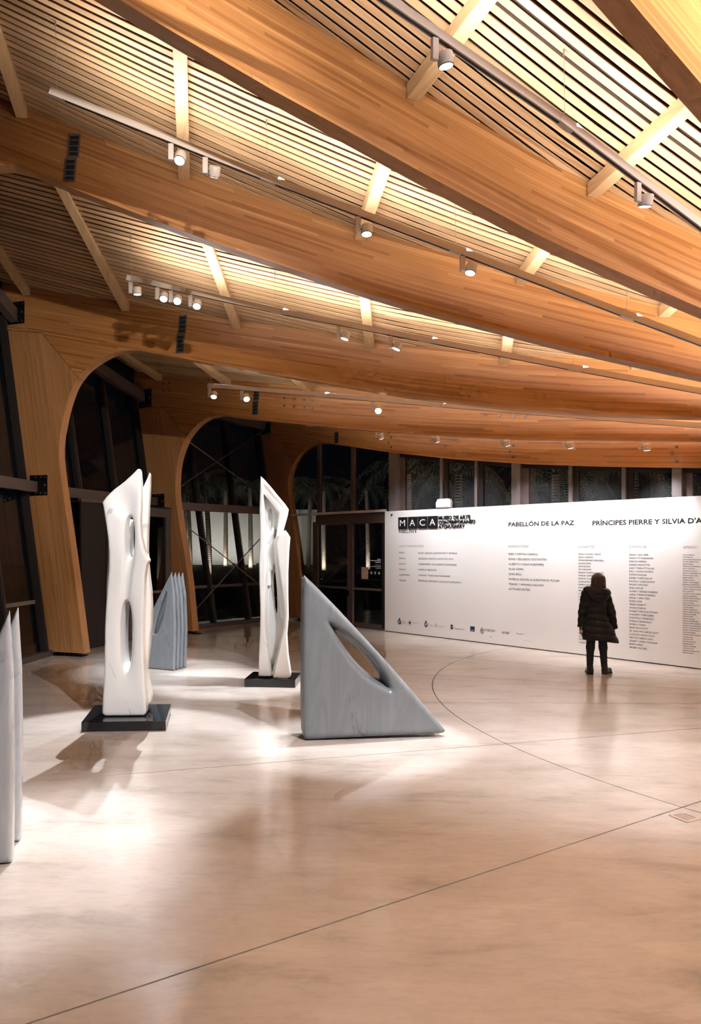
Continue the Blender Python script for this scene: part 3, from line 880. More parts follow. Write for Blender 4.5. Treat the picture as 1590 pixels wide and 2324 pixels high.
# ================================================================== TRACK LIGHTING
TRK = {
 0: [(11.72,7.20),(9.42,6.52),(7.24,5.87),(5.10,5.12),(3.0,4.40)],
 1: [(11.74,7.01),(9.42,6.23),(7.20,5.53),(5.06,4.85),(3.0,4.20)],
 2: [(11.69,6.20),(9.42,5.59),(7.23,5.06),(5.16,4.56),(3.0,4.06)],
 3: [(11.83,5.25),(9.47,4.86),(7.27,4.49),(5.14,4.14),(3.0,3.80)],
 4: [(11.70,4.92),(9.42,4.59),(7.24,4.27),(5.10,4.00),(3.0,3.76)],
 -1: [(11.72,7.20),(9.42,6.52),(7.24,5.87),(5.10,5.12),(3.0,4.40)],
 -3: [(11.72,7.20),(9.42,6.52),(7.24,5.87),(5.10,5.12),(3.0,4.40)],
 -2: [(11.72,7.20),(9.42,6.52),(7.24,5.87),(5.10,5.12),(3.0,4.40)],
}
TLAB = {0: 'light track in the top right ceiling bay carrying two spotlights', 1: 'longest light track, starting at the upper left',
        2: 'light track with the cluster of four spotlights at its left end', 3: 'short-looking pale light track above the arched doorways',
        4: 'light track half hidden behind the rear girder, aimed at the lettered wall',
        -1: 'light track overhead, out of view above the viewer', -2: 'light track behind the viewer, out of view', -3: 'farthest light track behind the viewer, out of view'}
def track_pt(b, r, dz=0.0):
    tab = sorted(TRK[b])
    return pol(b + 0.5, r, interp(tab, r) + dz)
TW, THT = 0.055, 0.075
for b, tab in TRK.items():
    visible = True
    if visible:
        root = empty('light_track', track_pt(b, tab[0][0])); tag(root, TLAB[b], 'light track', 'suspended light tracks')
    side = T(b + 0.5)
    for k in range(len(tab) - 1):
        (r0, z0), (r1, z1) = tab[k], tab[k+1]
        p, q_ = pol(b + 0.5, r0, z0), pol(b + 0.5, r1, z1)
        d = (q_ - p).normalized(); upv = side.cross(d).normalized()
        if upv.z < 0: upv = -upv
        if visible:
            MB().bar(p, q_, TW, THT).build('profile', M['track'], root)
            MB().bar(p + d*0.12 - upv*(THT/2 + 0.001), q_ - d*0.05 - upv*(THT/2 + 0.001), 0.024, 0.004).build('groove', M['groove'], root)
            MB().bar(p + d*0.06 + upv*(THT/2 + 0.002), q_ - d*0.06 + upv*(THT/2 + 0.0005), 0.030, 0.001).build('led_line', M['led'], root)
            cp = MB(); cp.bar(p - d*0.06, p + d*0.09, TW + 0.008, THT + 0.008); cp.build('coupler', M['track'], root)
            # steel wire up to the slats, with a small ferrule
            zc = ceil_z(b, p)
            MB().tube([p + upv*0.04, Vector((p.x, p.y, zc + 0.03))], 0.0022, 5).build('wire', M['bolt'], root)
            MB().tube([Vector((p.x, p.y, zc - 0.06)), Vector((p.x, p.y, zc + 0.005))], 0.008, 6).build('ferrule', M['bolt'], root)
            if k > 0:
                MB().tube([p + d*0.13 + upv*0.036 - side*0.012, p + d*0.20 + upv*0.036 - side*0.012], [0.022, 0.014], 8).build('led_leak', M['led'], root)  # glowing plug stands in for light leaking at the track joint
        # two-sided (batwing) upward LED optics
        for sd in (-1, 1):
            ld = bpy.data.lights.new('track_uplight', 'AREA'); ld.shape = 'RECTANGLE'
            Ls = (q_ - p).length - 0.15
            ld.size = Ls; ld.size_y = 0.022; ld.energy = UPLIGHT_W * Ls * 0.5 * (1.0 if b >= 0 else 3.0); ld.color = WARM  # uplights of the unseen tracks are boosted as added front fill
            lo = bpy.data.objects.new('track_uplight', ld)
            c = (p + q_) / 2 + upv * (THT/2 + 0.012) + side * 0.012 * sd
            zax = -(upv * math.cos(math.radians(20)) + side * sd * math.sin(math.radians(20))).normalized()
            xax = d; yax = zax.cross(xax)
            m4 = Matrix((xax, yax, zax)).transposed().to_4x4(); m4.translation = c
            lo.matrix_world = m4
            COL.objects.link(lo)

def spotlight(b, r, aim, power, angle, label, blend=0.5, side=-1, color=NEUTRAL, size=0.05):
    p = track_pt(b, r, -THT/2)
    root = empty('track_spotlight', p); tag(root, label, 'spotlight', 'track spotlights')
    d = U(b + 0.5); s = T(b + 0.5) * side
    br = MB().obox(p + Vector((0,0,-0.10)), d, T(b+0.5), Vector((0,0,1)), 0.030, 0.020, 0.09)
    bevel(br.build('driver_box', M['lamp'], root), 0.004, 1)
    MB().tube([p + Vector((0,0,-0.012)), p + Vector((0,0,0.0))], 0.016, 10).build('adapter', M['groove'], root)
    hc = p + Vector((0,0,-0.155)) - d * 0.105
    MB().tube([p + Vector((0,0,-0.155)) - d*0.028, hc], 0.012, 8).build('pivot', M['groove'], root)
    ax = (Vector(aim) - hc).normalized()
    body = MB(); R_ = 0.066
    body.tube([hc - ax*0.052, hc - ax*0.046, hc + ax*0.042, hc + ax*0.050], [R_*0.9, R_, R_, R_*0.97], 20, True)
    head = body.build('lamp_head', M['lamp'], root, True)
    MB().tube([hc + ax*0.0502, hc + ax*0.056], [R_*0.96, R_*0.93], 20, True).build('rim', M['groove'], root)
    MB().tube([hc + ax*0.0565, hc + ax*0.0585], [R_*0.84, R_*0.82], 20, True).build('lens', M['lens'], root)
    ld = bpy.data.lights.new('spot_beam', 'SPOT'); ld.energy = power * SPOT_W; ld.spot_size = math.radians(angle); ld.spot_blend = blend
    ld.shadow_soft_size = size; ld.color = color
    lo = bpy.data.objects.new('spot_beam', ld)
    lo.location = hc + ax*0.068
    lo.rotation_euler = ax.to_track_quat('-Z', 'Y').to_euler()
    COL.objects.link(lo)
    return root
def wallpt(r, z): return pol(5, r, z, 0)
SC1, SC2, TRI, FINB, FINL = (-1.85, 8.65), (-0.18, 11.1), (0.75, 7.95), (-2.1, 12.4), (-1.95, 4.9)
spotlight(0, 8.63, (2.3, 6.9, 0), 500, 40, 'spotlight at the top of the picture, left one on the top right track', 0.9)
spotlight(0, 6.32, (3.3, 8.6, 0), 420, 50, 'spotlight near the right edge on the top right track', 0.9)
spotlight(1, 10.49, (FINL[0], FINL[1]+0.5, 0.9), 900, 26, 'leftmost spotlight on the longest track, beside the ceiling purlin', 0.7)
spotlight(1, 10.11, (FINB[0]+0.2, FINB[1], 0.8), 900, 24, 'spotlight turned away from the viewer on the longest track')
spotlight(1, 8.36, (TRI[0], TRI[1], 0.7), 480, 28, 'middle spotlight on the longest track, pointing straight down')
spotlight(1, 7.11, (TRI[0]+0.2, TRI[1]-0.1, 0.5), 600, 28, 'rightmost spotlight on the longest track')
spotlight(2, 11.69, (FINB[0], FINB[1]-0.3, 0.4), 600, 30, 'leftmost spotlight of the cluster of four, at the track end')
spotlight(2, 11.26, (SC1[0], SC1[1], 1.7), 1750, 32, 'second spotlight of the cluster of four, facing the viewer', 0.3, size=0.02)
spotlight(2, 11.04, (FINL[0]+0.2, FINL[1]+0.7, 0.5), 1600, 21, 'third spotlight of the cluster of four', 1.0)
spotlight(2, 10.73, (SC1[0]+0.2, SC1[1], 1.6), 380, 26, 'fourth and rightmost spotlight of the cluster of four')
spotlight(2, 8.46, (SC2[0], SC2[1], 1.9), 900, 30, 'left one of two single spotlights right of the cluster')
spotlight(2, 7.70, (SC2[0]+0.1, SC2[1], 1.2), 800, 30, 'right one of two single spotlights right of the cluster')
spotlight(3, 11.86, (FINB[0]+0.4, FINB[1], 0.6), 500, 30, 'leftmost spotlight on the pale rear track, at its end')
spotlight(3, 11.12, (SC2[0]-0.2, SC2[1]-0.2, 1.2), 480, 24, 'second spotlight from the left on the pale rear track')
spotlight(3, 8.43, (TRI[0], TRI[1]+0.4, 0.5), 700, 17, 'spotlight near the middle of the pale rear track')
for r, n_, ang in ((9.72, 'first', 85), (8.34, 'second', 85), (6.80, 'third', 88), (5.59, 'fourth', 88), (4.30, 'fifth', 88)):
    spotlight(4, r, wallpt(r - 0.1, 1.55), 225, ang, n_ + ' spotlight from the left in the row lighting the lettered wall', 0.9, color=(0.93, 0.98, 1.05))

# spotlights on unseen tracks light the near faces; the floodlights are added fill
def near_spot(b, r, aim, power, angle, label, blend=0.6):
    return spotlight(b, r, aim, power, angle, label, blend, color=(1.0, 0.93, 0.84) if 'washing' in label else NEUTRAL)
near_spot(-1, 10.6, (SC1[0], SC1[1], 1.5), 1200, 24, 'overhead spotlight out of view aimed at the left white marble')
near_spot(-1, 9.9, (FINL[0], FINL[1], 0.8), 700, 30, 'overhead spotlight out of view aimed at the pale blades')
near_spot(-1, 9.0, (TRI[0], TRI[1], 0.8), 1250, 22, 'overhead spotlight out of view aimed at the grey triangle')
near_spot(-1, 8.3, (SC2[0], SC2[1], 1.6), 850, 18, 'overhead spotlight out of view aimed at the pointed white marble')
near_spot(-1, 7.6, (FINB[0], FINB[1], 0.8), 700, 16, 'overhead spotlight out of view aimed at the grey blades')
near_spot(-1, 11.2, (-4.6, 14.6, 3.4), 950, 52, 'added fill floodlight out of view washing the left timber legs', 1.0)
near_spot(-1, 11.5, (-4.8, 12.0, 6.2), 420, 60, 'added fill floodlight out of view washing the left ends of the girders', 1.0)
near_spot(-2, 8.8, (3.5, 6.0, 0), 200, 75, 'added fill floodlight out of view over the open floor', 1.0)
near_spot(-2, 6.6, (5.5, 7.5, 0), 240, 75, 'added fill floodlight out of view towards the centre of the hall', 1.0)
near_spot(-2, 10.8, (0.3, 5.2, 0), 480, 75, 'added fill floodlight out of view over the near floor', 1.0)

# ================================================================== WRITING ON THE WALL
TEXT = """MUSEO DE ARTE|9.059|2.651|0.073|0.861|raised
CONTEMPORANEO|9.059|2.549|0.0727|0.991|raised
ATCHUGARRY|9.059|2.455|0.0732|0.715|raised
PABELLÓN II|10.262|2.362|0.057|0.538|bold
SALAS Y NOMINACIONES|10.255|2.031|0.0438|0.747|grey
SALA 1|10.255|1.879|0.0392|0.185|thin
KUKY, SERGIO GROSSKOPF Y FAMILIA|9.657|1.876|0.0373|1.1|thin
SALA 2|10.255|1.748|0.0392|0.202|thin
SOLEDAD GARCÍA LAGOS DE VIVO|9.657|1.748|0.0374|1|thin
SALA 3|10.255|1.617|0.0392|0.205|thin
ALEJANDRO GUILLERMO ROEMMERS|9.657|1.621|0.0373|1.085|thin
SALA 4|10.255|1.486|0.0392|0.209|thin
FAMILIA SIELECKI|9.657|1.493|0.0378|0.52|thin
AUDITORIO|10.255|1.355|0.039|0.335|thin
VIVIANE Y ENRIQUE MANHARD|9.657|1.365|0.0375|0.909|thin
TIENDA|10.255|1.226|0.0391|0.219|thin
PATRICIA ARTIGAS Y LUCAS ETCHEGARAY|9.657|1.24|0.0372|1.216|thin
PABELLÓN DE LA PAZ|7.252|2.456|0.0808|1.448|bold
PRÍNCIPES PIERRE Y SILVIA D'ARENBERG|5.439|2.437|0.0834|2.515|bold
BENEFACTORES|7.249|2.027|0.0427|0.461|grey
FRED Y MIRTHA CHAOUL|7.249|1.87|0.0402|0.675|thin
ELINA Y EDUARDO COSTANTINI|7.249|1.768|0.04|0.86|thin
ALBERTO Y GINA ROEMMERS|7.249|1.665|0.0401|0.8|thin
OLGA SAFRA|7.249|1.565|0.0406|0.35|thin
JUAN BALL|7.249|1.463|0.0406|0.306|thin
ISABELLA GRAHSL & CHRISTIAN B. FULDA|7.249|1.361|0.0397|1.134|thin
THIAGO Y AMANDA NAGUMO|7.249|1.258|0.0401|0.805|thin
LATIN SECURITIES|7.249|1.158|0.0404|0.494|thin
DONANTES|5.719|2.02|0.0457|0.319|grey
DONANTES|4.747|2.02|0.0452|0.313|grey
AMIGOS|3.826|2.014|0.0429|0.22|grey
FAMILIA ACEVEDO URQUÍA|5.719|1.886|0.029|0.448|thin
AMALIA AMOEDO|5.719|1.829|0.0291|0.291|thin
FAMILIA BERNARD IRRAZÁBAL|5.719|1.772|0.0289|0.507|thin
SILVANA BOES|5.718|1.714|0.0291|0.247|thin
JUAN BOUDAS|5.718|1.657|0.0292|0.238|thin
MAX BRIQUEN|5.718|1.6|0.0291|0.257|thin
FAMILIA CAMPIGLIA PAVÓN|5.717|1.542|0.0289|0.493|thin
FAMILIA CAMPOMAR|5.717|1.485|0.029|0.382|thin
FAMILIA CUNHA|5.717|1.428|0.0291|0.295|thin
ALEJANDRA C.|5.716|1.37|0.0291|0.273|thin
FAMILIA FIGARI|5.716|1.313|0.0291|0.273|thin
IGNACIO|5.716|1.256|0.0292|0.152|thin
FAMILIA|5.715|1.198|0.0292|0.152|thin
DUNCAN|5.715|1.141|0.0292|0.14|thin
FAMILIA|5.715|1.084|0.0292|0.151|thin
RAÚL|5.714|1.026|0.0293|0.095|thin
FAMILIA|5.714|0.969|0.0292|0.15|thin
SILVIA|5.714|0.912|0.0292|0.128|thin
FABIÁN|5.713|0.855|0.0292|0.139|thin
KARINA|5.713|0.797|0.0292|0.138|thin
MARÍA|5.713|0.74|0.0292|0.127|thin
MARCOS|5.712|0.683|0.0292|0.138|thin
ANA|5.712|0.625|0.0293|0.082|thin
FELIPE|5.712|0.568|0.0292|0.126|thin
CLARA|5.711|0.511|0.0292|0.114|thin
SOLEDAD|5.711|0.453|0.0292|0.149|thin
NATALIA|5.711|0.396|0.0292|0.149|thin
CAROLINA|5.71|0.339|0.0292|0.158|thin
FAMILIA|5.71|0.282|0.0292|0.148|thin
NORBERTO|5.71|0.224|0.0292|0.183|thin
SERGIO Y ANA OPPEL|4.747|1.883|0.0295|0.344|thin
FAMILIA OTT BUENAFAMA|4.747|1.824|0.0294|0.425|thin
MARCELO PEREIRA|4.747|1.765|0.0295|0.309|thin
SANDRA PERELMUTER|4.747|1.706|0.0294|0.367|thin
JUAN Y TERESA PITTALUGA|4.747|1.647|0.0294|0.44|thin
RAÚL Y SUSANA PUCHETA|4.747|1.588|0.0294|0.424|thin
MARTÍN RUPENIAN|4.747|1.529|0.0295|0.309|thin
DANIEL Y KAREN SALAYA|4.747|1.47|0.0294|0.409|thin
RICARDO Y LESLIE SALMON|4.747|1.411|0.0294|0.447|thin
MIGUEL P. SANTORO|4.746|1.352|0.0295|0.332|thin
PABLO SPILLER|4.746|1.293|0.0295|0.25|thin
ÁLVARO Y DENISSE STAINFELD|4.746|1.234|0.0293|0.5|thin
JORGE Y MIRIAM STAINFELD|4.746|1.175|0.0293|0.462|thin
MIGUEL Y GABY STEIN|4.746|1.116|0.0294|0.357|thin
FAMILIA STIER|4.746|1.057|0.0296|0.23|thin
TERESA STIGHETTI|4.746|0.998|0.0295|0.293|thin
AFSHAN STURDZA|4.746|0.939|0.0295|0.294|thin
EUGENIO Y MATILDE SYMONDS|4.746|0.88|0.0293|0.505|thin
GUILLERMO Y MIMI SZABO|4.746|0.821|0.0294|0.429|thin
DONATELLA TARABORELLI|4.745|0.762|0.0294|0.433|thin
FIORELLA TARABORELLI|4.745|0.703|0.0294|0.39|thin
PATRICIA TORRES|4.745|0.644|0.0295|0.288|thin
MILINE VAN HOUTTE|4.745|0.585|0.0295|0.327|thin
JER. NANO VIVO GARCÍA LAGOS|4.745|0.526|0.0293|0.508|thin
LUCAS VIVO GARCÍA LAGOS|4.745|0.467|0.0294|0.445|thin
TINO VIVO GARCÍA LAGOS|4.745|0.408|0.0294|0.419|thin
ANDRÉS Y CAMELA VON BUCH|4.745|0.349|0.0293|0.489|thin
RENOS XIPPAS|4.745|0.29|0.0295|0.239|thin
WILDER YASCI (JR.)|4.745|0.231|0.0295|0.313|thin
CARLOS ARROYO|3.829|1.893|0.0193|0.191|thin
LUIS BAMEULE|3.829|1.855|0.0193|0.164|thin
LILIANA BERNARDEZ DE SOSA|3.829|1.816|0.0192|0.308|thin
CLAUDIO BERGALOUX|3.829|1.778|0.0192|0.254|thin
MARINA BORN|3.829|1.739|0.0193|0.162|thin
MARÍA ROSA CHIARAMONTE|3.829|1.701|0.0192|0.308|thin
ROSSY CALDITZIA|3.829|1.663|0.0193|0.193|thin
GIANFRANCO CIOLLI|3.829|1.624|0.0193|0.226|thin
ERNESTO Y MERCEDES CLOS|3.829|1.586|0.0192|0.3|thin
MATÍAS DURO ALTHI|3.829|1.548|0.0193|0.237|thin
ISABEL DURRAY|3.829|1.509|0.0193|0.176|thin
LEANDRO ERLICH|3.829|1.471|0.0193|0.193|thin
JORGE Y SILVIA FEREAL|3.829|1.432|0.0192|0.26|thin
BERNARDO FERNÁNDEZ|3.829|1.394|0.0192|0.269|thin
CARLOS PORTAS BALESTRI|3.829|1.356|0.0192|0.296|thin
MARTÍN Y GRISELDA GARCÍA|3.829|1.317|0.0192|0.3|thin
RAÚL GAMARTI|3.829|1.279|0.0193|0.172|thin
NATALIA Y SILVIO GERBER|3.829|1.241|0.0192|0.296|thin
DIMITRI GEORGIADIS|3.829|1.202|0.0193|0.226|thin
MARTÍN GÓMEZ PLATERO|3.829|1.164|0.0192|0.281|thin
RICARDO GRUNWALD|3.829|1.125|0.0193|0.238|thin
RABIH CUDMANI|3.829|1.087|0.0193|0.176|thin
JAIME HERNÁNDEZ SOTO|3.829|1.049|0.0192|0.277|thin
VIRGINIA ISBELL|3.829|1.01|0.0193|0.176|thin
ERNESTO KIMELMAN|3.829|0.972|0.0193|0.23|thin
FAMILIA LEBORGNE RUIZ|3.829|0.934|0.0192|0.269|thin
CARLOS LECUEDER|3.829|0.895|0.0193|0.213|thin
MARTHA LLADÓ|3.829|0.857|0.0193|0.172|thin
RAFAEL MELGEN|3.829|0.818|0.0193|0.187|thin
RENATO MONTEFIORE|3.829|0.78|0.0193|0.242|thin
FAMILIA MORETTI GAMBINO|3.829|0.742|0.0192|0.296|thin
NICOLÁS Y ROSARIO PHILIP|3.829|0.703|0.0192|0.296|thin
LETICIA Y PATRICIA RIBEIRO|3.829|0.665|0.0192|0.296|thin
DANIEL Y KAREN SALAYA|3.829|0.627|0.0192|0.277|thin
ALICIA SALZBERG|3.829|0.588|0.0193|0.207|thin
FAMILIA SANTO ESTEBAN|3.829|0.55|0.0192|0.296|thin
CLAUDIA SIAU|3.829|0.511|0.0193|0.162|thin
CESAR STORCE|3.829|0.473|0.0193|0.165|thin
LIZY SPRINGLTHALE|3.829|0.435|0.0193|0.207|thin
ADRIÁN SUZANI|3.829|0.396|0.0193|0.172|thin
DANIEL VEINLÉBER|3.829|0.358|0.0193|0.215|thin
CAROLINA VIERO|3.829|0.32|0.0193|0.182|thin
ROBERTO WASSERSTEIN|3.829|0.281|0.0192|0.265|thin
IRMA ZARAGOZA|3.829|0.243|0.0193|0.18|thin
antel|7.412|0.247|0.0616|0.175|logo
CHATEAU|7.848|0.267|0.0384|0.274|logothin
lebonnoir|7.066|0.27|0.0219|0.164|logo
Gerencia y Turismo|8.648|0.243|0.02|0.291|logo
Ministerio|10.162|0.278|0.0117|0.117|logothin
de Educación|10.162|0.248|0.0117|0.145|logothin
y Cultura|10.162|0.227|0.0117|0.104|logothin
Dirección Nacional|9.841|0.276|0.0135|0.184|logothin
de Cultura|9.841|0.257|0.0116|0.088|logothin
Ministerio|9.362|0.273|0.0113|0.089|logothin
de Turismo|9.362|0.244|0.0132|0.121|logothin
uruguaynatural|9.093|0.25|0.0149|0.202|logothin
puntadeleste|8.596|0.233|0.0091|0.179|logothin
HOTEL|7.76|0.253|0.0105|0.104|logothin
itaú|8.181|0.241|0.025|0.071|white"""
tmp = []
def text_curve(s, bold):
    cu = bpy.data.curves.new('letters', 'FONT'); cu.body = s; cu.size = 1.0; cu.resolution_u = 2
    cu.offset = {'bold': 0.022, 'raised': 0.020, 'thin': 0.0, 'grey': 0.0}.get(bold, 0.0)
    cu.extrude = 0.0
    o = bpy.data.objects.new('letters', cu); COL.objects.link(o)
    return o
rows = [ln_.split('|') for ln_ in TEXT.strip().split('\n')]
refo = text_curve('H', 'thin')
objs = [text_curve(r_[0], r_[5]) for r_ in rows]
tiles = [text_curve(ch, 'thin') for ch in 'MACA']
dg = bpy.context.evaluated_depsgraph_get(); dg.update()
def grab(o):
    me = bpy.data.meshes.new_from_object(o.evaluated_get(dg)); return me
CAP = max(v.co.y for v in grab(refo).vertices)
def place_text(me, r, z, cap, width, off, material, parent, name, thick=0.0):
    xs = [v.co.x for v in me.vertices]; x0, x1 = min(xs), max(xs)
    sx = width / (x1 - x0); sz = cap / CAP
    lo_ = parent_loc(parent)
    if thick > 0:
        bm = bmesh.new(); bm.from_mesh(me)
        ret = bmesh.ops.extrude_face_region(bm, geom=bm.faces[:])
        vs_ = [g_ for g_ in ret['geom'] if isinstance(g_, bmesh.types.BMVert)]
        for v in vs_: v.co.z -= 1.0
        bm.to_mesh(me); bm.free()
    for v in me.vertices:
        p = pol(5, r - (v.co.x - x0) * sx, z + v.co.y * sz, off + (-v.co.z) * thick)
        v.co = p - lo_
    me.materials.clear(); me.materials.append(material); me.update()
    return link(bpy.data.objects.new(name, me), parent)
sign = empty('museum_sign', pol(5, 9.67, 2.45, 0)); tag(sign, 'raised black museum logo of four letter tiles and three bold lines on the white wall', 'sign')
STY = {'raised': M['black'], 'bold': M['black'], 'thin': M['thin_letter'], 'grey': M['grey_letter'], 'logo': M['thin_letter'], 'logothin': M['thin_letter'], 'white': M['white_letter']}
SIGNX = []
for r_, o in zip(rows, objs):
    s, rr, zz, cap, wd, sty = r_[0], float(r_[1]), float(r_[2]), float(r_[3]), float(r_[4]), r_[5]
    if sty == 'raised':
        place_text(grab(o), rr, zz, cap, wd, -0.022, STY[sty], sign, 'lettering', 0.012)
    else:
        place_text(grab(o), rr, zz, cap, wd, -0.0022 if sty != 'white' else -0.006, STY[sty], wall, 'lettering')
for k, (r0, r1) in enumerate(((10.262, 9.988), (9.961, 9.681), (9.657, 9.388), (9.362, 9.09))):
    z0, z1 = 2.457, 2.733
    t_ = MB().obox((pol(5, r0, (z0+z1)/2, -0.012) + pol(5, r1, (z0+z1)/2, -0.012)) / 2, U(5), T(5), Vector((0,0,1)), (r0-r1)/2, 0.012, (z1-z0)/2).build('tile', M['black'], sign)
    place_text(grab(tiles[k]), (r0+r1)/2 + 0.085, z0 + 0.065, 0.145, 0.165, -0.0255, M['white_letter'], t_, 'letter')
for o in [refo] + objs + tiles:
    bpy.data.objects.remove(o)
# sponsors' marks along the bottom of the wall
def disc5(name, r, z, rad, mt, off=-0.003, squash=1.0, parent=wall, ring=0.0):
    mb = MB(); n_ = 20
    if ring:
        for k in range(n_):
            a = 2*math.pi*k/n_
            for q_ in (rad, rad - ring):
                mb.v.append(pol(5, r + q_*math.cos(a), z + q_*math.sin(a)*squash, off))
        mb.f = [(2*k, 2*k+1, (2*k+3) % (2*n_), (2*k+2) % (2*n_)) for k in range(n_)]
    else:
        mb.v = [pol(5, r + rad*math.cos(2*math.pi*k/n_), z + rad*math.sin(2*math.pi*k/n_)*squash, off) for k in range(n_)]
        mb.f = [tuple(range(n_))]
    return mb.build(name, mt, parent)
def rect5(name, r0, r1, z0, z1, mt, off=-0.003, parent=wall):
    return mesh_obj(name, [pol(5, r0, z0, off), pol(5, r1, z0, off), pol(5, r1, z1, off), pol(5, r0, z1, off)], [(0,1,2,3)], mt, parent)
for rc in (10.241, 9.435):
    disc5('crest', rc, 0.262, 0.050, M['blue_letter'], squash=1.2, ring=0.018)
    disc5('crest', rc, 0.335, 0.018, M['thin_letter'], squash=1.2)
    rect5('crest', rc + 0.03, rc + 0.002, 0.262, 0.30, M['grey_letter'], -0.0035); rect5('crest', rc - 0.002, rc - 0.03, 0.225, 0.262, M['blue_letter'], -0.0035)
e_ = MB(); e_.v = [pol(5, 9.922 + dx, 0.267 + dz, -0.003) for dx, dz in ((0.035,0),(0,0.042),(-0.035,0),(0,-0.042))]; e_.f = [(0,1,2,3)]
e_.build('emblem', M['thin_letter'], wall); disc5('emblem', 9.922, 0.267, 0.055, M['grey_letter'], ring=0.006)
disc5('emblem', 9.148, 0.271, 0.034, M['thin_letter'], ring=0.007)
rect5('emblem', 8.735, 8.672, 0.222, 0.322, M['thin_letter']); rect5('emblem', 8.725, 8.682, 0.268, 0.276, M['white_letter'], -0.0035)
rect5('emblem', 8.205, 8.090, 0.225, 0.330, M['blue_letter'])
disc5('emblem', 7.903, 0.255, 0.046, M['thin_letter'], squash=1.15, ring=0.010); disc5('emblem', 7.903, 0.26, 0.018, M['thin_letter']); disc5('emblem', 7.903, 0.325, 0.010, M['thin_letter'])
rect5('rule', 7.70, 7.655, 0.148, 0.155, M['thin_letter'])
rect5('rule', 6.905, 6.70, 0.150, 0.154, M['grey_letter'])

# loudspeaker standing on the wall
sp = empty('loudspeaker', pol(5, 8.93, WT + 0.012, 0.05)); tag(sp, 'small white loudspeaker standing on top of the white wall', 'loudspeaker')
bm = bmesh.new()
prof = [(-0.20, -0.5), (-0.22, 0.2), (-0.18, 0.5), (0.18, 0.5), (0.22, 0.2), (0.20, -0.5)]
def spk(scale, depth0, depth1, name, mt, zz=(0.0, 0.20)):
    mb = MB()
    for off, sh in ((depth0, 1.0), (depth1, 0.82)):
        for x, z in ((-0.205,0.0),(0.205,0.0),(0.21,0.12),(0.16,0.205),(-0.16,0.205),(-0.21,0.12)):
            mb.v.append(pol(5, 8.93 + x*sh*scale, WT + 0.013 + z*(0.9 + 0.1*sh), off))
    mb.f = [(0,1,2,3,4,5), (11,10,9,8,7,6)] + [(k, 6+k, 6+(k+1)%6, (k+1)%6) for k in range(6)]
    return mb.build(name, mt, sp)
bevel(spk(1.0, -0.03, 0.11, 'cabinet', M['speaker']), 0.02, 3)
gr = MB().obox(pol(5, 8.93, WT + 0.105, -0.033), U(5), T(5), Vector((0,0,1)), 0.15, 0.003, 0.07).build('grille', mat('speaker_grille', (0.74, 0.68, 0.64), 0.7), sp)
# ================================================================== SCULPTURES
def plinth(pts, h, label):
    pts = [Vector((x, y, 0)) for x, y in pts]
    c = sum(pts, Vector()) / 4
    mb = MB()
    mb.v = [p + Vector((0,0,0.001)) for p in pts] + [p + Vector((0,0,h)) for p in pts]
    mb.f = [(3,2,1,0), (4,5,6,7)] + [(k, (k+1)%4, 4+(k+1)%4, 4+k) for k in range(4)]
    o = mesh_obj('plinth', [v - c for v in mb.v], mb.f, M['granite'])
    o.location = c; bevel(o, 0.004, 2)
    return tag(o, label, 'plinth', 'black granite plinths')
plinth([(-2.26, 8.20), (-1.34, 8.27), (-1.42, 9.15), (-2.34, 9.08)], 0.107, 'black granite plinth under the left white marble sculpture')
plinth([(-0.61, 10.84), (0.13, 10.75), (0.23, 11.38), (-0.51, 11.47)], 0.115, 'black granite plinth under the smaller white marble behind the grey triangle')

# --- tall white marble with two slots
def px(pts, cx, cy, k):
    return [((x - cx) * k, (cy - y) * k) for x, y in pts]
K1 = 8.62 / 1686
A1 = px([(236,1621),(237,1590),(239,1540),(240,1480),(241,1430),(243,1390),(247,1340),(251,1300),(252,1260),(249,1225),(244,1190),(239,1160),(236.5,1148),(246,1135),(262,1119),(284,1102),(302,1085),(314,1072),(319,1072),(321,1080),(323,1110),(323,1150),(321,1190),(323,1225),(330,1255),(337,1272),(340,1279),(334,1290),(331,1310),(329,1350),(327,1400),(326,1450),(327,1500),(329,1550),(333,1595),(333,1621),(328,1626),(243,1626)], 290, 1626, K1)
B1 = px([(240,1612),(241,1560),(241,1480),(240,1400),(240,1340),(242,1290),(243,1240),(243,1215),(252,1200),(300,1180),(316,1130),(323,1108),(331,1090),(337.5,1074),(339.5,1078),(339,1110),(336,1160),(334,1210),(333,1255),(335,1290),(338,1320),(342,1350),(344,1385),(343,1430),(339,1480),(334,1515),(333,1535),(338,1565),(343,1595),(342,1608),(336,1614)], 295, 1626, K1)
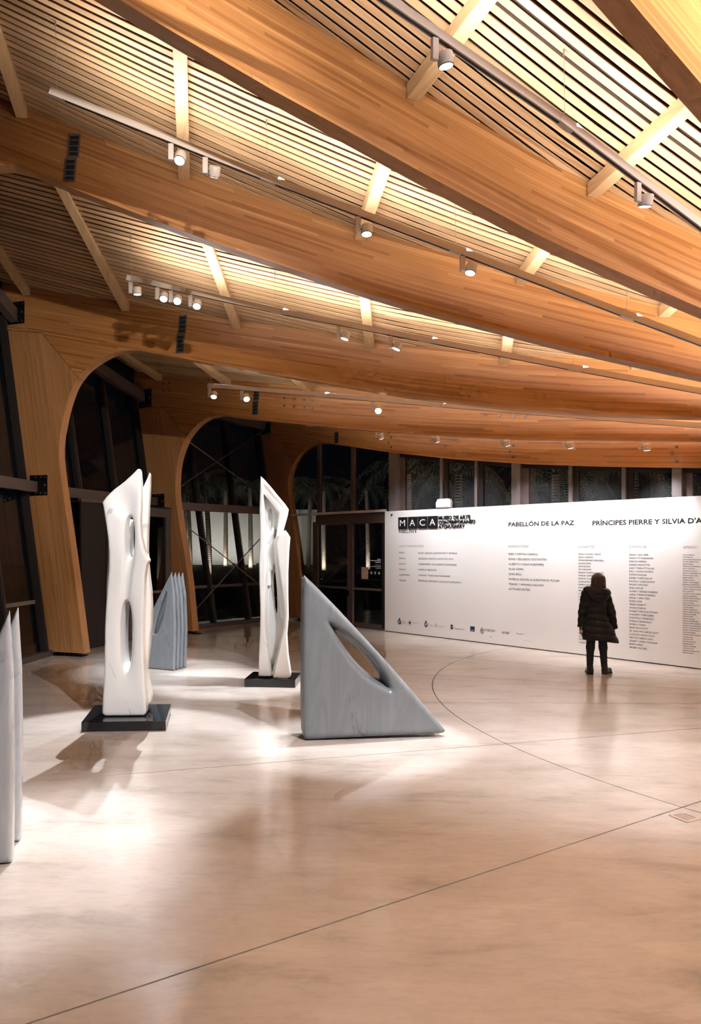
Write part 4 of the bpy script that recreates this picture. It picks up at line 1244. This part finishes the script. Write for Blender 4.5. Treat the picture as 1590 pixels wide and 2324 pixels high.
def sc1(X, Y, Z):
    da = poly2(X[:, :, 0], Z[0, 0, :][None, :], A1)[:, None, :]
    db = poly2(X[:, :, 0], Z[0, 0, :][None, :], B1)[:, None, :]
    yc = 0.03 * np.sin(Z * 2.1)
    taper = np.clip(1 - 0.35 * np.clip((Z - 1.9) / 0.9, 0, 1), 0.4, 1)
    a = smax(da, np.abs(Y + 0.10 - yc) - 0.125 * taper, 0.035)
    b = smax(db, np.abs(Y - 0.16 + yc) - 0.115 * taper, 0.04)
    d = smin(a, b, 0.006)
    def slot(cx_, cz_, a_, b_, fy):
        x0 = (cx_ - 290) * K1; z0 = (1626 - cz_) * K1
        flare = 1 + 1.1 * np.clip((-Y - 0.02) / 0.2, 0, 1)
        k = np.sqrt(((X - x0) / (a_ * flare))**2 + (np.abs((Z - z0) / (b_ * (1 + 0.10*(flare-1))))**2.6))
        return (k - 1) * a_
    d = smax(d, -slot(297.5, 1226, 0.027, 0.235, 1), 0.045)
    d = smax(d, -slot(289, 1447, 0.040, 0.385, 1), 0.045)
    g = capsule(X, Y, Z, ((297-290)*K1, -0.235, (1626-1262)*K1), ((283-290)*K1, -0.235, (1626-1395)*K1), 0.050, 0.045)
    d = smax(d, -g, 0.03)
    # shallow scoops on the head and along the left flank
    d = smax(d, -ellipsoid(X, Y, Z, ((285-290)*K1, -0.31, (1626-1140)*K1), (0.16, 0.12, 0.22)), 0.05)
    return d
o = sdf_mesh('marble_sculpture', sc1, (-0.34, -0.30, -0.02), (0.34, 0.36, 2.90), 0.0105, M['marble_white'], None, (-1.835, 8.70, 0.108))
o.rotation_euler[2] = 0.05
tag(o, 'tall white marble sculpture with two long slots on the left plinth', 'sculpture', 'white marble sculptures')

# --- second white marble, pointed, with folded drapery
K2 = 11.05 / 1686
def q2(l): return px(l, 624, 1538, K2)
M2 = q2([(587,1536),(588,1490),(590,1440),(591,1390),(589,1330),(588,1280),(590,1230),(590,1190),(589,1160),(590,1120),(591.5,1084),(600,1092),(615,1109),(632,1130),(648,1149),(655,1160),(653,1172),(648,1190),(643,1208),(642,1230),(650,1270),(652,1330),(653,1400),(651,1450),(655,1490),(660,1525),(660,1534),(652,1538),(595,1539)])
N2 = q2([(597,1122),(603,1130),(620,1150),(633,1168),(631,1190),(626,1222),(627,1280),(636,1340),(646,1385),(645,1425),(632,1480),(617,1529),(611,1480),(604,1420),(606,1360),(607,1290),(606,1220),(601,1160)])
R2 = q2([(626,1236),(632,1218),(640,1212),(647.5,1207),(653,1214),(658.5,1223),(656,1255),(654,1300),(654,1350),(655,1400),(652,1440),(655,1490),(661,1528),(659,1535),(650,1540),(619,1538),(632,1480),(644,1425),(646,1390),(640,1340),(632,1285)])
L2 = q2([(587,1536),(588,1490),(590,1440),(591,1390),(589,1330),(588,1280),(590,1230),(590,1190),(589,1160),(590,1120),(591.5,1084),(596,1110),(599,1150),(604,1210),(605,1290),(603,1360),(602,1420),(609,1480),(616,1536)])
def sc2(X, Y, Z):
    P, Q = X[:, :, 0], Z[0, 0, :][None, :]
    dm = poly2(P, Q, M2)[:, None, :]; dn = poly2(P, Q, N2)[:, None, :]; dr = poly2(P, Q, R2)[:, None, :]; dl = poly2(P, Q, L2)[:, None, :]
    d = smax(dm, np.abs(Y - 0.03) - 0.17, 0.05)
    # sunk niche that deepens away from its rim
    d = smax(d, -smax(dn, (Y - 0.06), 0.02) , 0.012)
    d = smin(d, smax(dl, np.abs(Y + 0.09) - 0.10, 0.03), 0.012)
    d = smin(d, smax(dr, np.abs(Y + 0.12) - 0.14, 0.03), 0.004)
    # drapery folds inside the niche
    def at(x_, y_, yy): return ((x_-624)*K2, yy, (1538-y_)*K2)
    for (p, q_, r0, r1) in ((at(618,1205,0.03), at(615,1292,0.0), 0.035, 0.045), (at(625,1230,0.02), at(632,1330,-0.03), 0.040, 0.05), (at(634,1310,-0.05), at(644,1400,-0.06), 0.05, 0.05), (at(609,1180,0.03), at(611,1330,0.0), 0.02, 0.03)):
        d = smin(d, np.maximum(capsule(X, Y, Z, p, q_, r0, r1), dm), 0.025)
    def slot(cx_, cz_, a_, b_, tilt=0.0):
        x0 = (cx_ - 624) * K2; z0 = (1538 - cz_) * K2
        k = np.sqrt(((X - x0 + tilt*(Z - z0)) / a_)**2 + ((Z - z0) / b_)**2)
        return (k - 1) * a_
    d = smax(d, -np.maximum(slot(613, 1180, 0.036, 0.15), Y - 0.13), 0.03)
    d = smax(d, -slot(625, 1350, 0.020, 0.32, 0.05), 0.03)
    # groove along the sloping head
    d = smax(d, -capsule(X, Y, Z, at(601,1108,-0.16), at(643,1158,-0.17), 0.024), 0.02)
    # long V folds on the foot
    d = smax(d, -capsule(X, Y, Z, at(622,1400,-0.19), at(617,1528,-0.20), 0.07, 0.012), 0.03)
    return d
o = sdf_mesh('marble_sculpture', sc2, (-0.30, -0.28, -0.02), (0.30, 0.28, 3.05), 0.0105, M['marble_white'], None, (-0.165, 11.12, 0.116))
tag(o, 'pointed white marble sculpture with carved folds, standing behind the grey triangle', 'sculpture', 'white marble sculptures')

# --- big grey triangle of three slabs with a lens-shaped opening
K3 = 7.86 / 1686
T3 = [(681,1676),(679.5,1640),(679,1560),(678.5,1480),(678.5,1400),(678.5,1340),(679,1302),(681,1303),(692,1313),(715,1336),(760,1384),(820,1450),(880,1516),(940,1585),(990,1644),(1012,1669),(1013,1673),(1006,1677),(950,1678.5),(850,1680.5),(760,1682.5),(700,1684),(686,1683)]
T3 = px(T3, 679, 1684, K3)
H3 = px(curve_poly([(737,1416),(764,1429),(794,1452),(826,1481),(853,1512),(874,1544),(884,1574),(862,1567),(832,1549),(800,1518),(771,1480),(751,1444)], 3), 679, 1684, K3)
def tri(X, Y, Z):
    P, Q = X[:, :, 0], Z[0, 0, :][None, :]
    dt = poly2(P, Q, T3)[:, None, :]; dh = poly2(P, Q, H3)[:, None, :]
    d = None
    for k, (yc, th, sh) in enumerate(((-0.115, 0.062, 0.0), (0.01, 0.055, 0.006), (0.13, 0.055, 0.010))):
        s_ = smax(dt + sh + 0.05 * np.clip((Z - 1.0) / 0.8, 0, 1)**2 * 0.2, np.abs(Y - yc) - th * (1 - 0.45 * np.clip((Z - 0.9) / 0.9, 0, 1)), 0.075)
        d = s_ if d is None else smin(d, s_, 0.01)
    core = smax(dt + 0.07, np.abs(Y) - 0.15, 0.03)
    d = smin(d, core, 0.015)
    # opening: wide soft rim at the front, tighter towards the back
    fl = np.clip((-Y + 0.02) / 0.18, 0, 1)
    d = smax(d, -(dh + 0.045 - 0.040 * fl), 0.06)
    return d
o = sdf_mesh('stone_sculpture', tri, (-0.04, -0.22, -0.02), (1.62, 0.24, 1.84), 0.012, M['marble_grey'], None, (0.155, 7.98, 0.004), 0.10)
tag(o, 'large grey marble triangle with a lens-shaped opening, standing on the floor', 'sculpture', 'grey marble sculptures')

# --- groups of upright blades
def blades(edge, height, length, n, gap, th, holes, front_curve=0.03, tipx=0.085, ex=1.0):
    def fn(X, Y, Z):
        d = None
        for k in range(n):
            yc = k * gap
            top = height - 0.005 * k
            pts = [(front_curve, 0.0), (0.0, 0.4*top), (tipx*0.25, 0.75*top), (tipx, top)]
            hyp = [(tipx + (length-tipx)*t, top*(1-t)**ex) for t in (0.15, 0.35, 0.55, 0.75, 0.92, 1.0)]
            outline = pts + hyp
            P, Q = X[:, :, 0], Z[0, 0, :][None, :]
            dp = poly2(P, Q, outline)[:, None, :]
            s_ = smax(dp, np.abs(Y - yc) - th * (1 - 0.55 * np.clip(Z / top, 0, 1)**1.5), 0.03)
            if holes and k == 0:
                dh = poly2(P, Q, [(0.19, 0.78*top), (0.25, 0.71*top), (0.37, 0.50*top), (0.43, 0.36*top), (0.37, 0.37*top), (0.26, 0.54*top)])[:, None, :]
                s_ = smax(s_, -(dh - 0.01), 0.03)
            d = s_ if d is None else smin(d, s_, 0.012)
        P, Q = X[:, :, 0], Z[0, 0, :][None, :]
        core = smax(poly2(P, Q, [(0.10, 0.0), (0.12, 0.35*height), (0.55*length, 0.12*height), (0.75*length, 0.0)])[:, None, :], np.abs(Y - gap*(n-1)/2) - gap*(n-1)/2, 0.02)
        return smin(d, core, 0.02)
    return fn
# local x runs from the upright edge to the far end, y from the front blade to the rear one
def place_blades(name, fn, lo, hi, h, material, origin, xdir, label):
    ax = [np.arange(lo[k], hi[k] + h, h) for k in range(3)]
    X, Y, Z = np.meshgrid(*ax, indexing='ij', sparse=True)
    F = fn(X, Y, Z)
    V, Qf = surface_nets(np.broadcast_to(F, tuple(len(a) for a in ax)), lo, h)
    xd = np.array([xdir[0], xdir[1]]); xd = xd / np.hypot(*xd)
    yd = np.array([-xd[1], xd[0]])
    if yd[1] < 0: yd = -yd
    W = np.c_[V[:, 0]*xd[0] + V[:, 1]*yd[0], V[:, 0]*xd[1] + V[:, 1]*yd[1], V[:, 2]]
    hand = xd[0]*yd[1] - xd[1]*yd[0]
    if hand < 0: Qf = Qf[:, ::-1]
    me = bpy.data.meshes.new(name); me.from_pydata(W.tolist(), [], Qf.tolist()); me.materials.append(material)
    me.polygons.foreach_set('use_smooth', [True] * len(me.polygons)); me.update()
    o = bpy.data.objects.new(name, me); o.location = origin; link(o)
    return tag(o, label, 'sculpture', 'grey marble sculptures')
place_blades('stone_sculpture', blades(0, 1.63, 1.05, 4, 0.11, 0.038, True), (-0.06, -0.08, -0.02), (1.15, 0.45, 1.68), 0.0105, M['marble_grey'],
             (-1.81, 12.24, 0.004), (-0.90, 0.43), 'grey marble sculpture of four upright pointed blades behind the left plinth')
place_blades('stone_sculpture', blades(0, 1.63, 0.70, 2, 0.36, 0.072, False, 0.01, 0.03), (-0.06, -0.12, -0.02), (0.80, 0.52, 1.68), 0.0115, M['marble_pale'],
             (-1.775, 4.86, 0.004), (-0.98, -0.20), 'pale grey marble blades cut off by the left edge of the picture')

# ================================================================== PERSON
PX0, PY0 = 5.0, 11.92
def g(xz, zz, y=0.0):   # sketch units to metres: x from 575, ground at 2135
    return ((xz - 575) * 0.00082, y, (2135 - zz) * 0.00082)
HAND_L = (-0.262, 0.06, 0.70); HAND_R = (0.275, 0.05, 0.665)
def person_body(X, Y, Z):
    d = ellipsoid(X, Y, Z, (0.005, 0.03, 1.50), (0.078, 0.098, 0.112))
    d = smin(d, ellipsoid(X, Y, Z, (0.008, 0.065, 1.435), (0.052, 0.06, 0.06)), 0.03)          # jaw
    d = smin(d, capsule(X, Y, Z, (0.008, 0.125, 1.515), (0.010, 0.142, 1.480), 0.010, 0.015), 0.012)  # nose
    d = smin(d, capsule(X, Y, Z, (-0.012, 0.116, 1.448), (0.030, 0.116, 1.448), 0.007), 0.008)     # lips
    for s in (-1, 1):
        d = smin(d, ellipsoid(X, Y, Z, (0.005 + s*0.079, 0.02, 1.49), (0.012, 0.022, 0.032)), 0.01)   # ears
        d = smax(d, -ellipsoid(X, Y, Z, (0.008 + s*0.032, 0.132, 1.51), (0.017, 0.014, 0.011)), 0.01)  # eye sockets
        d = smin(d, ellipsoid(X, Y, Z, (0.008 + s*0.032, 0.116, 1.51), (0.012, 0.010, 0.009)), 0.004)
    d = smin(d, capsule(X, Y, Z, (0, 0.01, 1.30), (0.003, 0.02, 1.43), 0.052, 0.048), 0.03)
    d = smin(d, ellipsoid(X, Y, Z, (-0.035, 0.0, 1.15), (0.165, 0.10, 0.21)), 0.05)
    d = smin(d, ellipsoid(X, Y, Z, (-0.025, 0.0, 0.82), (0.155, 0.105, 0.16)), 0.10)
    for sh, el, wr in (((-0.19, 0.0, 1.29), (-0.245, -0.01, 1.00), (-0.252, 0.04, 0.775)), ((0.125, 0.0, 1.29), (0.195, -0.02, 1.00), (0.262, 0.03, 0.745))):
        d = smin(d, capsule(X, Y, Z, sh, el, 0.048, 0.040), 0.03)
        d = smin(d, capsule(X, Y, Z, el, wr, 0.040, 0.026), 0.02)
    # hands: palm and five unequal fingers each
    for hx, hy, hz, s in ((-0.258, 0.05, 0.715, 1), (0.270, 0.04, 0.685, -1)):
        d = smin(d, ellipsoid(X, Y, Z, (hx, hy, hz), (0.018, 0.036, 0.046)), 0.015)
        for k, (dy, ln_) in enumerate(((-0.027, 0.050), (-0.010, 0.062), (0.009, 0.066), (0.027, 0.055))):
            a = (hx, hy + dy, hz - 0.035); b = (hx + s*0.004, hy + dy*1.05 + 0.006, hz - 0.035 - ln_*0.55); c = (hx + s*0.018, hy + dy + 0.012, hz - 0.035 - ln_)
            d = np.minimum(d, capsule(X, Y, Z, a, b, 0.0090, 0.0085)); d = np.minimum(d, capsule(X, Y, Z, b, c, 0.0085, 0.0075))
        a = (hx, hy + 0.030, hz + 0.012); b = (hx + s*0.012, hy + 0.058, hz - 0.015); c = (hx + s*0.016, hy + 0.062, hz - 0.040)
        d = np.minimum(d, capsule(X, Y, Z, a, b, 0.011, 0.010)); d = np.minimum(d, capsule(X, Y, Z, b, c, 0.010, 0.008))
    for hip, kn, an, toe in (((-0.095, 0, 0.78), (-0.115, 0.01, 0.42), (-0.130, 0.0, 0.075), (-0.10, 0.14, 0.03)), ((0.065, 0, 0.78), (0.085, 0.01, 0.42), (0.105, 0.0, 0.075), (0.20, 0.08, 0.03))):
        d = smin(d, capsule(X, Y, Z, hip, kn, 0.072, 0.048), 0.04)
        d = smin(d, capsule(X, Y, Z, kn, an, 0.048, 0.032), 0.02)
        d = smin(d, capsule(X, Y, Z, an, toe, 0.030, 0.024), 0.02)
    return d
skin = mat('skin', (0.55, 0.33, 0.24), 0.5)
body = sdf_mesh('person', person_body, (-0.34, -0.16, -0.01), (0.34, 0.20, 1.64), 0.0065, skin, None, (PX0, PY0, 0.006))
tag(body, 'person in a long black puffer coat with brown hair, back turned, reading the white wall', 'person')
coat_m = mat('black_quilted_nylon', (0.008, 0.008, 0.0095), 0.45, spec=0.3)
def coat(X, Y, Z):
    # trunk rings: centre x, half width, half depth by height
    zs = [0.46, 0.56, 0.68, 0.82, 0.95, 1.05, 1.18, 1.27, 1.33]
    cx_ = [0.055, 0.030, 0.005, -0.020, -0.035, -0.040, -0.040, -0.038, -0.030]
    hw = [0.285, 0.268, 0.240, 0.205, 0.175, 0.168, 0.175, 0.168, 0.110]
    hd = [0.175, 0.172, 0.165, 0.150, 0.138, 0.135, 0.135, 0.125, 0.095]
    c = np.interp(Z, zs, cx_); w = np.interp(Z, zs, hw); dp = np.interp(Z, zs, hd)
    hem = 0.545 - 0.16 * (X + 0.05) * (X > -0.05)
    puff = 0.014 * np.abs(np.sin(math.pi * (Z - 0.545 + 0.12*(X + 0.05)*(Z < 0.9)) / 0.105))**0.6
    k = np.sqrt(((X - c) / (w + puff))**2 + (Y / (dp + puff))**2)
    d = (k - 1) * 0.15
    d = smax(d, hem - Z, 0.02); d = smax(d, Z - 1.335, 0.03)
    for sh, el, wr in (((-0.19, 0.0, 1.275), (-0.250, -0.015, 1.00), (-0.258, 0.035, 0.765)), ((0.118, 0.0, 1.275), (0.198, -0.025, 1.00), (0.272, 0.03, 0.725))):
        a = capsule(X, Y, Z, sh, el, 0.072, 0.062); b = capsule(X, Y, Z, el, wr, 0.062, 0.050)
        arm = smin(a, b, 0.02) - 0.008 * np.abs(np.sin(math.pi * Z / 0.115))
        arm = smax(arm, (wr[2] - 0.012 + 0.2*(X - wr[0])) - Z, 0.01)
        d = smin(d, arm, 0.012)
    return d
sdf_mesh('coat', coat, (-0.36, -0.24, 0.40), (0.42, 0.24, 1.40), 0.0085, coat_m, body)
def hood(X, Y, Z):
    # folded hood lying on the shoulders, open collar at the neck
    t = np.sqrt(((X + 0.030) / 0.175)**2 + ((Y + 0.035) / 0.120)**2)
    ring = np.sqrt(((t - 0.80) * 0.14)**2 + ((Z - 1.315 + 0.10*X) * 0.85)**2) - 0.062
    sag = ellipsoid(X, Y, Z, (-0.045, -0.135, 1.245), (0.150, 0.060, 0.092))
    d = smin(ring, sag, 0.05)
    d = smin(d, capsule(X, Y, Z, (0.10, -0.02, 1.325), (0.175, 0.01, 1.285), 0.038, 0.020), 0.03)
    d = smax(d, -capsule(X, Y, Z, (-0.10, -0.205, 1.275), (0.04, -0.205, 1.275), 0.022), 0.02)
    return smax(d, -ellipsoid(X, Y, Z, (0.0, 0.03, 1.40), (0.085, 0.085, 0.12)), 0.02)
sdf_mesh('hood', hood, (-0.27, -0.26, 1.10), (0.24, 0.16, 1.46), 0.0085, coat_m, body)
hair_m = mat('brown_hair', (0.040, 0.017, 0.010), 0.38)
co_ = texco(hair_m, 'Object'); hn = noise(hair_m, mapping(hair_m, co_, (60, 60, 3)), 1.0, 3)
hr = ramp(hair_m, hn, [(0.35, (0.022, 0.010, 0.006)), (0.65, (0.072, 0.030, 0.018))]); ln(hair_m, hr.outputs[0], bsdf(hair_m).inputs['Base Color']); bump(hair_m, hn, 0.4, 0.004)
def hair(X, Y, Z):
    cap = ellipsoid(X, Y, Z, (0.006, 0.012, 1.503), (0.101, 0.118, 0.116))
    zs = [1.30, 1.36, 1.42, 1.50, 1.56]; w = np.interp(Z, zs, [0.120, 0.126, 0.118, 0.105, 0.09]); c = np.interp(Z, zs, [0.006, -0.004, -0.002, 0.004, 0.006])
    fall = np.sqrt(((X - c) / w)**2 + ((Y + 0.015) / 0.098)**2); fall = (fall - 1) * 0.10
    fall = smax(fall, (1.372 - 0.30*np.clip(X - 0.05, 0, 1) + 0.02*np.sin(40*X)) - Z, 0.02); fall = smax(fall, Z - 1.57, 0.03)
    d = smin(cap, fall, 0.03)
    strand = capsule(X, Y, Z, (0.095, 0.02, 1.46), (0.112, 0.01, 1.335), 0.022, 0.008)
    d = smin(d, strand, 0.02)
    face = ellipsoid(X, Y, Z, (0.010, 0.135, 1.44), (0.068, 0.075, 0.13))
    return smax(d, -face, 0.02)
sdf_mesh('hair', hair, (-0.14, -0.14, 1.28), (0.15, 0.16, 1.64), 0.007, hair_m, body)
tr_m = mat('black_trousers', (0.010, 0.009, 0.009), 0.75)
def trousers(X, Y, Z):
    d = None
    for hip, kn, an in (((-0.095, 0, 0.74), (-0.118, 0.01, 0.42), (-0.132, 0.0, 0.085)), ((0.065, 0, 0.74), (0.085, 0.01, 0.42), (0.103, 0.0, 0.085))):
        l_ = smin(capsule(X, Y, Z, hip, kn, 0.082, 0.062), capsule(X, Y, Z, kn, an, 0.062, 0.043), 0.03)
        l_ = l_ - 0.004 * np.abs(np.sin(Z * 55 + X * 20)) * (Z < 0.28)
        l_ = smax(l_, 0.085 - Z, 0.01)
        d = l_ if d is None else np.minimum(d, l_)
    hips = ellipsoid(X, Y, Z, (-0.015, 0, 0.76), (0.17, 0.12, 0.14))
    return smin(d, hips, 0.03)
sdf_mesh('trousers', trousers, (-0.24, -0.16, 0.06), (0.22, 0.16, 0.90), 0.0085, tr_m, body)
boot_m = mat('black_leather_boot', (0.014, 0.012, 0.012), 0.3)
sole_m = mat('boot_sole', (0.02, 0.017, 0.015), 0.7)
for an, toe in (((-0.128, -0.01), (-0.100, 0.15)), ((0.103, -0.01), (0.215, 0.075))):
    def boot(X, Y, Z, an=an, toe=toe):
        d = capsule(X, Y, Z, (an[0], an[1], 0.15), (an[0], an[1]-0.005, 0.05), 0.046, 0.046)
        d = smin(d, capsule(X, Y, Z, (an[0], an[1], 0.055), (toe[0], toe[1], 0.045), 0.045, 0.040), 0.03)
        return smax(smax(d, 0.020 - Z, 0.006), Z - 0.15, 0.01)
    bo_ = sdf_mesh('boot', boot, (min(an[0], toe[0])-0.08, -0.09, -0.005), (max(an[0], toe[0])+0.08, 0.22, 0.19), 0.0075, boot_m, body)
    def sole(X, Y, Z, an=an, toe=toe):
        d = capsule(X, Y, Z*0.0, (an[0], an[1]-0.005, 0), (toe[0], toe[1], 0), 0.050, 0.046)
        return smax(d, np.abs(Z - 0.010) - 0.015, 0.006)
    sdf_mesh('sole', sole, (min(an[0], toe[0])-0.08, -0.09, -0.02), (max(an[0], toe[0])+0.08, 0.22, 0.05), 0.0075, sole_m, bo_)
# ================================================================== GARDEN OUTSIDE
LAWN_Z = 0.45
grass_m = mat('lawn_grass', (0.035, 0.075, 0.012), 0.9)
gn = noise(grass_m, texco(grass_m, 'Object'), 3.0, 6, 0.7)
gr_ = ramp(grass_m, gn, [(0.3, (0.018, 0.040, 0.008)), (0.7, (0.06, 0.11, 0.02))]); ln(grass_m, gr_.outputs[0], bsdf(grass_m).inputs['Base Color'])
gmb = MB(); gx, gy = 30, 24
for k in range(gy + 1):
    for j in range(gx + 1):
        x = -45 + 90*j/gx; y = 24 + 41.8*k/gy
        gmb.v.append(Vector((x, y, LAWN_Z*min(1, (y-24)/6) + 0.05*math.sin(x*0.7)*math.cos(y*0.5) - 0.05)))
for k in range(gy):
    for j in range(gx):
        a = k*(gx+1)+j; gmb.f.append((a, a+1, a+gx+2, a+gx+1))
lawn = gmb.build('lawn', grass_m, None, True); tag(lawn, 'dark mown lawn outside the glass, rising towards the palms', 'lawn', kind='stuff')
pv = MB().box((-45, 14.6, -0.30), (45, 26, -0.10)).build('terrace', mat('terrace_paving', (0.10, 0.09, 0.085), 0.6)); tag(pv, 'dark paved terrace outside the glazed facade', 'paving', kind='structure')
ew = MB().box((-9.6, 66.0, 0.2), (3.4, 66.4, 5.3)).build('wall_garden', mat('garden_wall_render', (0.72, 0.71, 0.68), 0.8)); tag(ew, 'tall pale rendered garden wall behind the palms, lit from below', 'wall', kind='structure')

trunk_m = mat('palm_trunk', (0.33, 0.27, 0.22), 0.8)
frond_m = mat('palm_frond', (0.06, 0.068, 0.042), 0.6)
def frond_mesh(seed, L=2.6):
    rnd = random.Random(seed); mb = MB(); n_ = 26
    pts = []
    for k in range(n_ + 1):
        t = k / n_
        pts.append(Vector((L*(t*0.80 + 0.06*math.sin(t*3)), 0, 0.75*math.sin(t*1.9)*0.9 - 1.9*t*t*L*0.42)))
    mb.tube(pts[::2], [0.028*(1 - 0.85*k/(n_/2)) for k in range(len(pts[::2]))], 5)
    for k in range(2, n_):
        t = k / n_; p = pts[k]; d = (pts[k+1] - pts[k-1]).normalized()
        for s in (-1, 1):
            ll = 0.62*math.sin(math.pi*min(1, t*0.9+0.12))*(0.85+0.3*rnd.random())
            tip = p + Vector((0, s*1, 0))*ll*0.60 + d*ll*0.40 + Vector((0, 0, -ll*(0.50+0.25*rnd.random())))
            midp = p + Vector((0, s*1, 0))*ll*0.42 + d*ll*0.22 + Vector((0, 0, 0.02))
            b = len(mb.v); wv = d*0.020
            mb.v += [p - wv, p + wv, midp + wv*1.2, midp - wv*1.2, tip]
            mb.f += [(b, b+1, b+2, b+3), (b+3, b+2, b+4)]
    me = bpy.data.meshes.new('frond'); me.from_pydata([tuple(v) for v in mb.v], [], mb.f); me.materials.append(frond_m); me.update()
    return me
FRONDS = [frond_mesh(s_) for s_ in range(3)]
def trunk_mesh(h, rad, lean, seed):
    rnd = random.Random(seed); pts = []; rads = []; n_ = int(h / 0.11)
    for k in range(n_):
        t = k / n_; z = h*t
        c = Vector((lean*t*t*h, 0.1*lean*t*h, z))
        r = rad*(1.12 - 0.22*t)
        pts += [c, c + Vector((0, 0, 0.075)), c + Vector((0, 0, 0.08))]; rads += [r, r*1.01, r*0.955]
    mb = MB(); mb.tube(pts, rads, 12); return mb
def palm(x, y, h, rad, lean, seed, label, n_f=15, spot=60):
    root = empty('palm_tree', (x, y, LAWN_Z - 0.05)); tag(root, label, 'palm tree', 'palms in the garden')
    mb = trunk_mesh(h, rad, lean, seed)
    o = mesh_obj('trunk', mb.v, mb.f, trunk_m, root, True, world=False)
    top = Vector((lean*h, 0.1*lean*h, h))
    rnd = random.Random(seed)
    for k in range(n_f):
        f_ = bpy.data.objects.new('frond', FRONDS[k % 3]); f_.location = top
        f_.rotation_euler = (rnd.uniform(-0.15, 0.15), rnd.uniform(-0.75, 0.35), 2*math.pi*(k*0.382) + rnd.uniform(-0.2, 0.2))
        s_ = rnd.uniform(0.85, 1.15); f_.scale = (s_, s_, s_)
        link(f_, root)
    if spot:
        ld = bpy.data.lights.new('palm_uplight', 'SPOT'); ld.energy = spot; ld.spot_size = math.radians(135); ld.spot_blend = 0.5; ld.color = (1.0, 0.93, 0.82); ld.shadow_soft_size = 0.05
        lo = bpy.data.objects.new('palm_uplight', ld); lo.location = (x - 0.35, y - 1.0, LAWN_Z + 0.12)
        lo.rotation_euler = (Vector((x, y, LAWN_Z + 1.7)) - Vector(lo.location)).to_track_quat('-Z', 'Y').to_euler(); COL.objects.link(lo)
    return root
def at(pxx, Y): return (pxx - PX) / FPX * Y
PALMS = [(475, 42.0, 5.2, 0.14, -0.05, 'palm nearest the glass, between the leaning mullions of the rod-braced bay', 110),
         (432, 52.0, 5.6, 0.13, -0.04, 'palm half hidden by the timber leg at the left of the rod-braced bay', 110),
         (512, 60.0, 6.2, 0.17, 0.0, 'palm in the middle of the rod-braced bay, against the pale wall', 110),
         (569, 55.0, 6.0, 0.16, -0.015, 'palm left of the pointed white marble', 110),
         (420, 58.0, 6.0, 0.15, 0.01, 'palm seen just right of the second timber leg', 110),
         (735, 50.0, 5.4, 0.14, 0.0, 'palm behind the left door leaf', 90),
         (700, 56.0, 6.2, 0.15, 0.03, 'palm behind the brown door post', 0),
         (835, 52.0, 5.6, 0.15, -0.02, 'palm behind the right door leaf', 60),
         (655, 48.0, 5.4, 0.15, 0.02, 'palm hidden by the third timber leg', 120),
         (925, 30.0, 4.6, 0.15, 0.0, 'palm behind the left clerestory pane', 90),
         (1040, 28.0, 4.4, 0.15, 0.0, 'palm behind the clerestory near the loudspeaker', 120),
         (1260, 27.0, 4.3, 0.15, 0.0, 'palm behind the middle clerestory panes', 60),
         (1440, 26.0, 4.3, 0.15, 0.0, 'palm behind the right clerestory panes', 60)]
for k, (pxx, Y, h, rad, lean, lab, en) in enumerate(PALMS):
    palm(at(pxx, Y), Y, h, rad, lean, 11 + k, lab, spot=en)
# small flood lamps in the lawn that wash the garden wall
for k, xx in enumerate((-8.4, -6.4, -4.4, -2.4, 1.0)):
    fl = empty('garden_floodlight', (xx, 62.5, LAWN_Z - 0.03)); tag(fl, ('first', 'second', 'third', 'fourth', 'fifth')[k] + ' small floodlight from the left at the foot of the garden wall', 'floodlight', 'garden floodlights')
    bevel(MB().box((xx - 0.12, 62.4, LAWN_Z), (xx + 0.12, 62.6, LAWN_Z + 0.16)).build('housing', M['black_metal'], fl), 0.01, 1)
    MB().tube([Vector((xx, 62.5, LAWN_Z - 0.05)), Vector((xx, 62.5, LAWN_Z + 0.02))], 0.03, 8).build('stake', M['black_metal'], fl)
    ld = bpy.data.lights.new('flood', 'SPOT'); ld.energy = 75 if k < 4 else 15; ld.spot_size = math.radians(110); ld.spot_blend = 0.8; ld.color = (1.0, 0.95, 0.86); ld.shadow_soft_size = 0.1
    lo = bpy.data.objects.new('flood', ld); lo.location = (xx, 62.75, LAWN_Z + 0.2)
    lo.rotation_euler = (Vector((xx, 66.0, 3.0)) - Vector(lo.location)).to_track_quat('-Z', 'Y').to_euler(); COL.objects.link(lo)
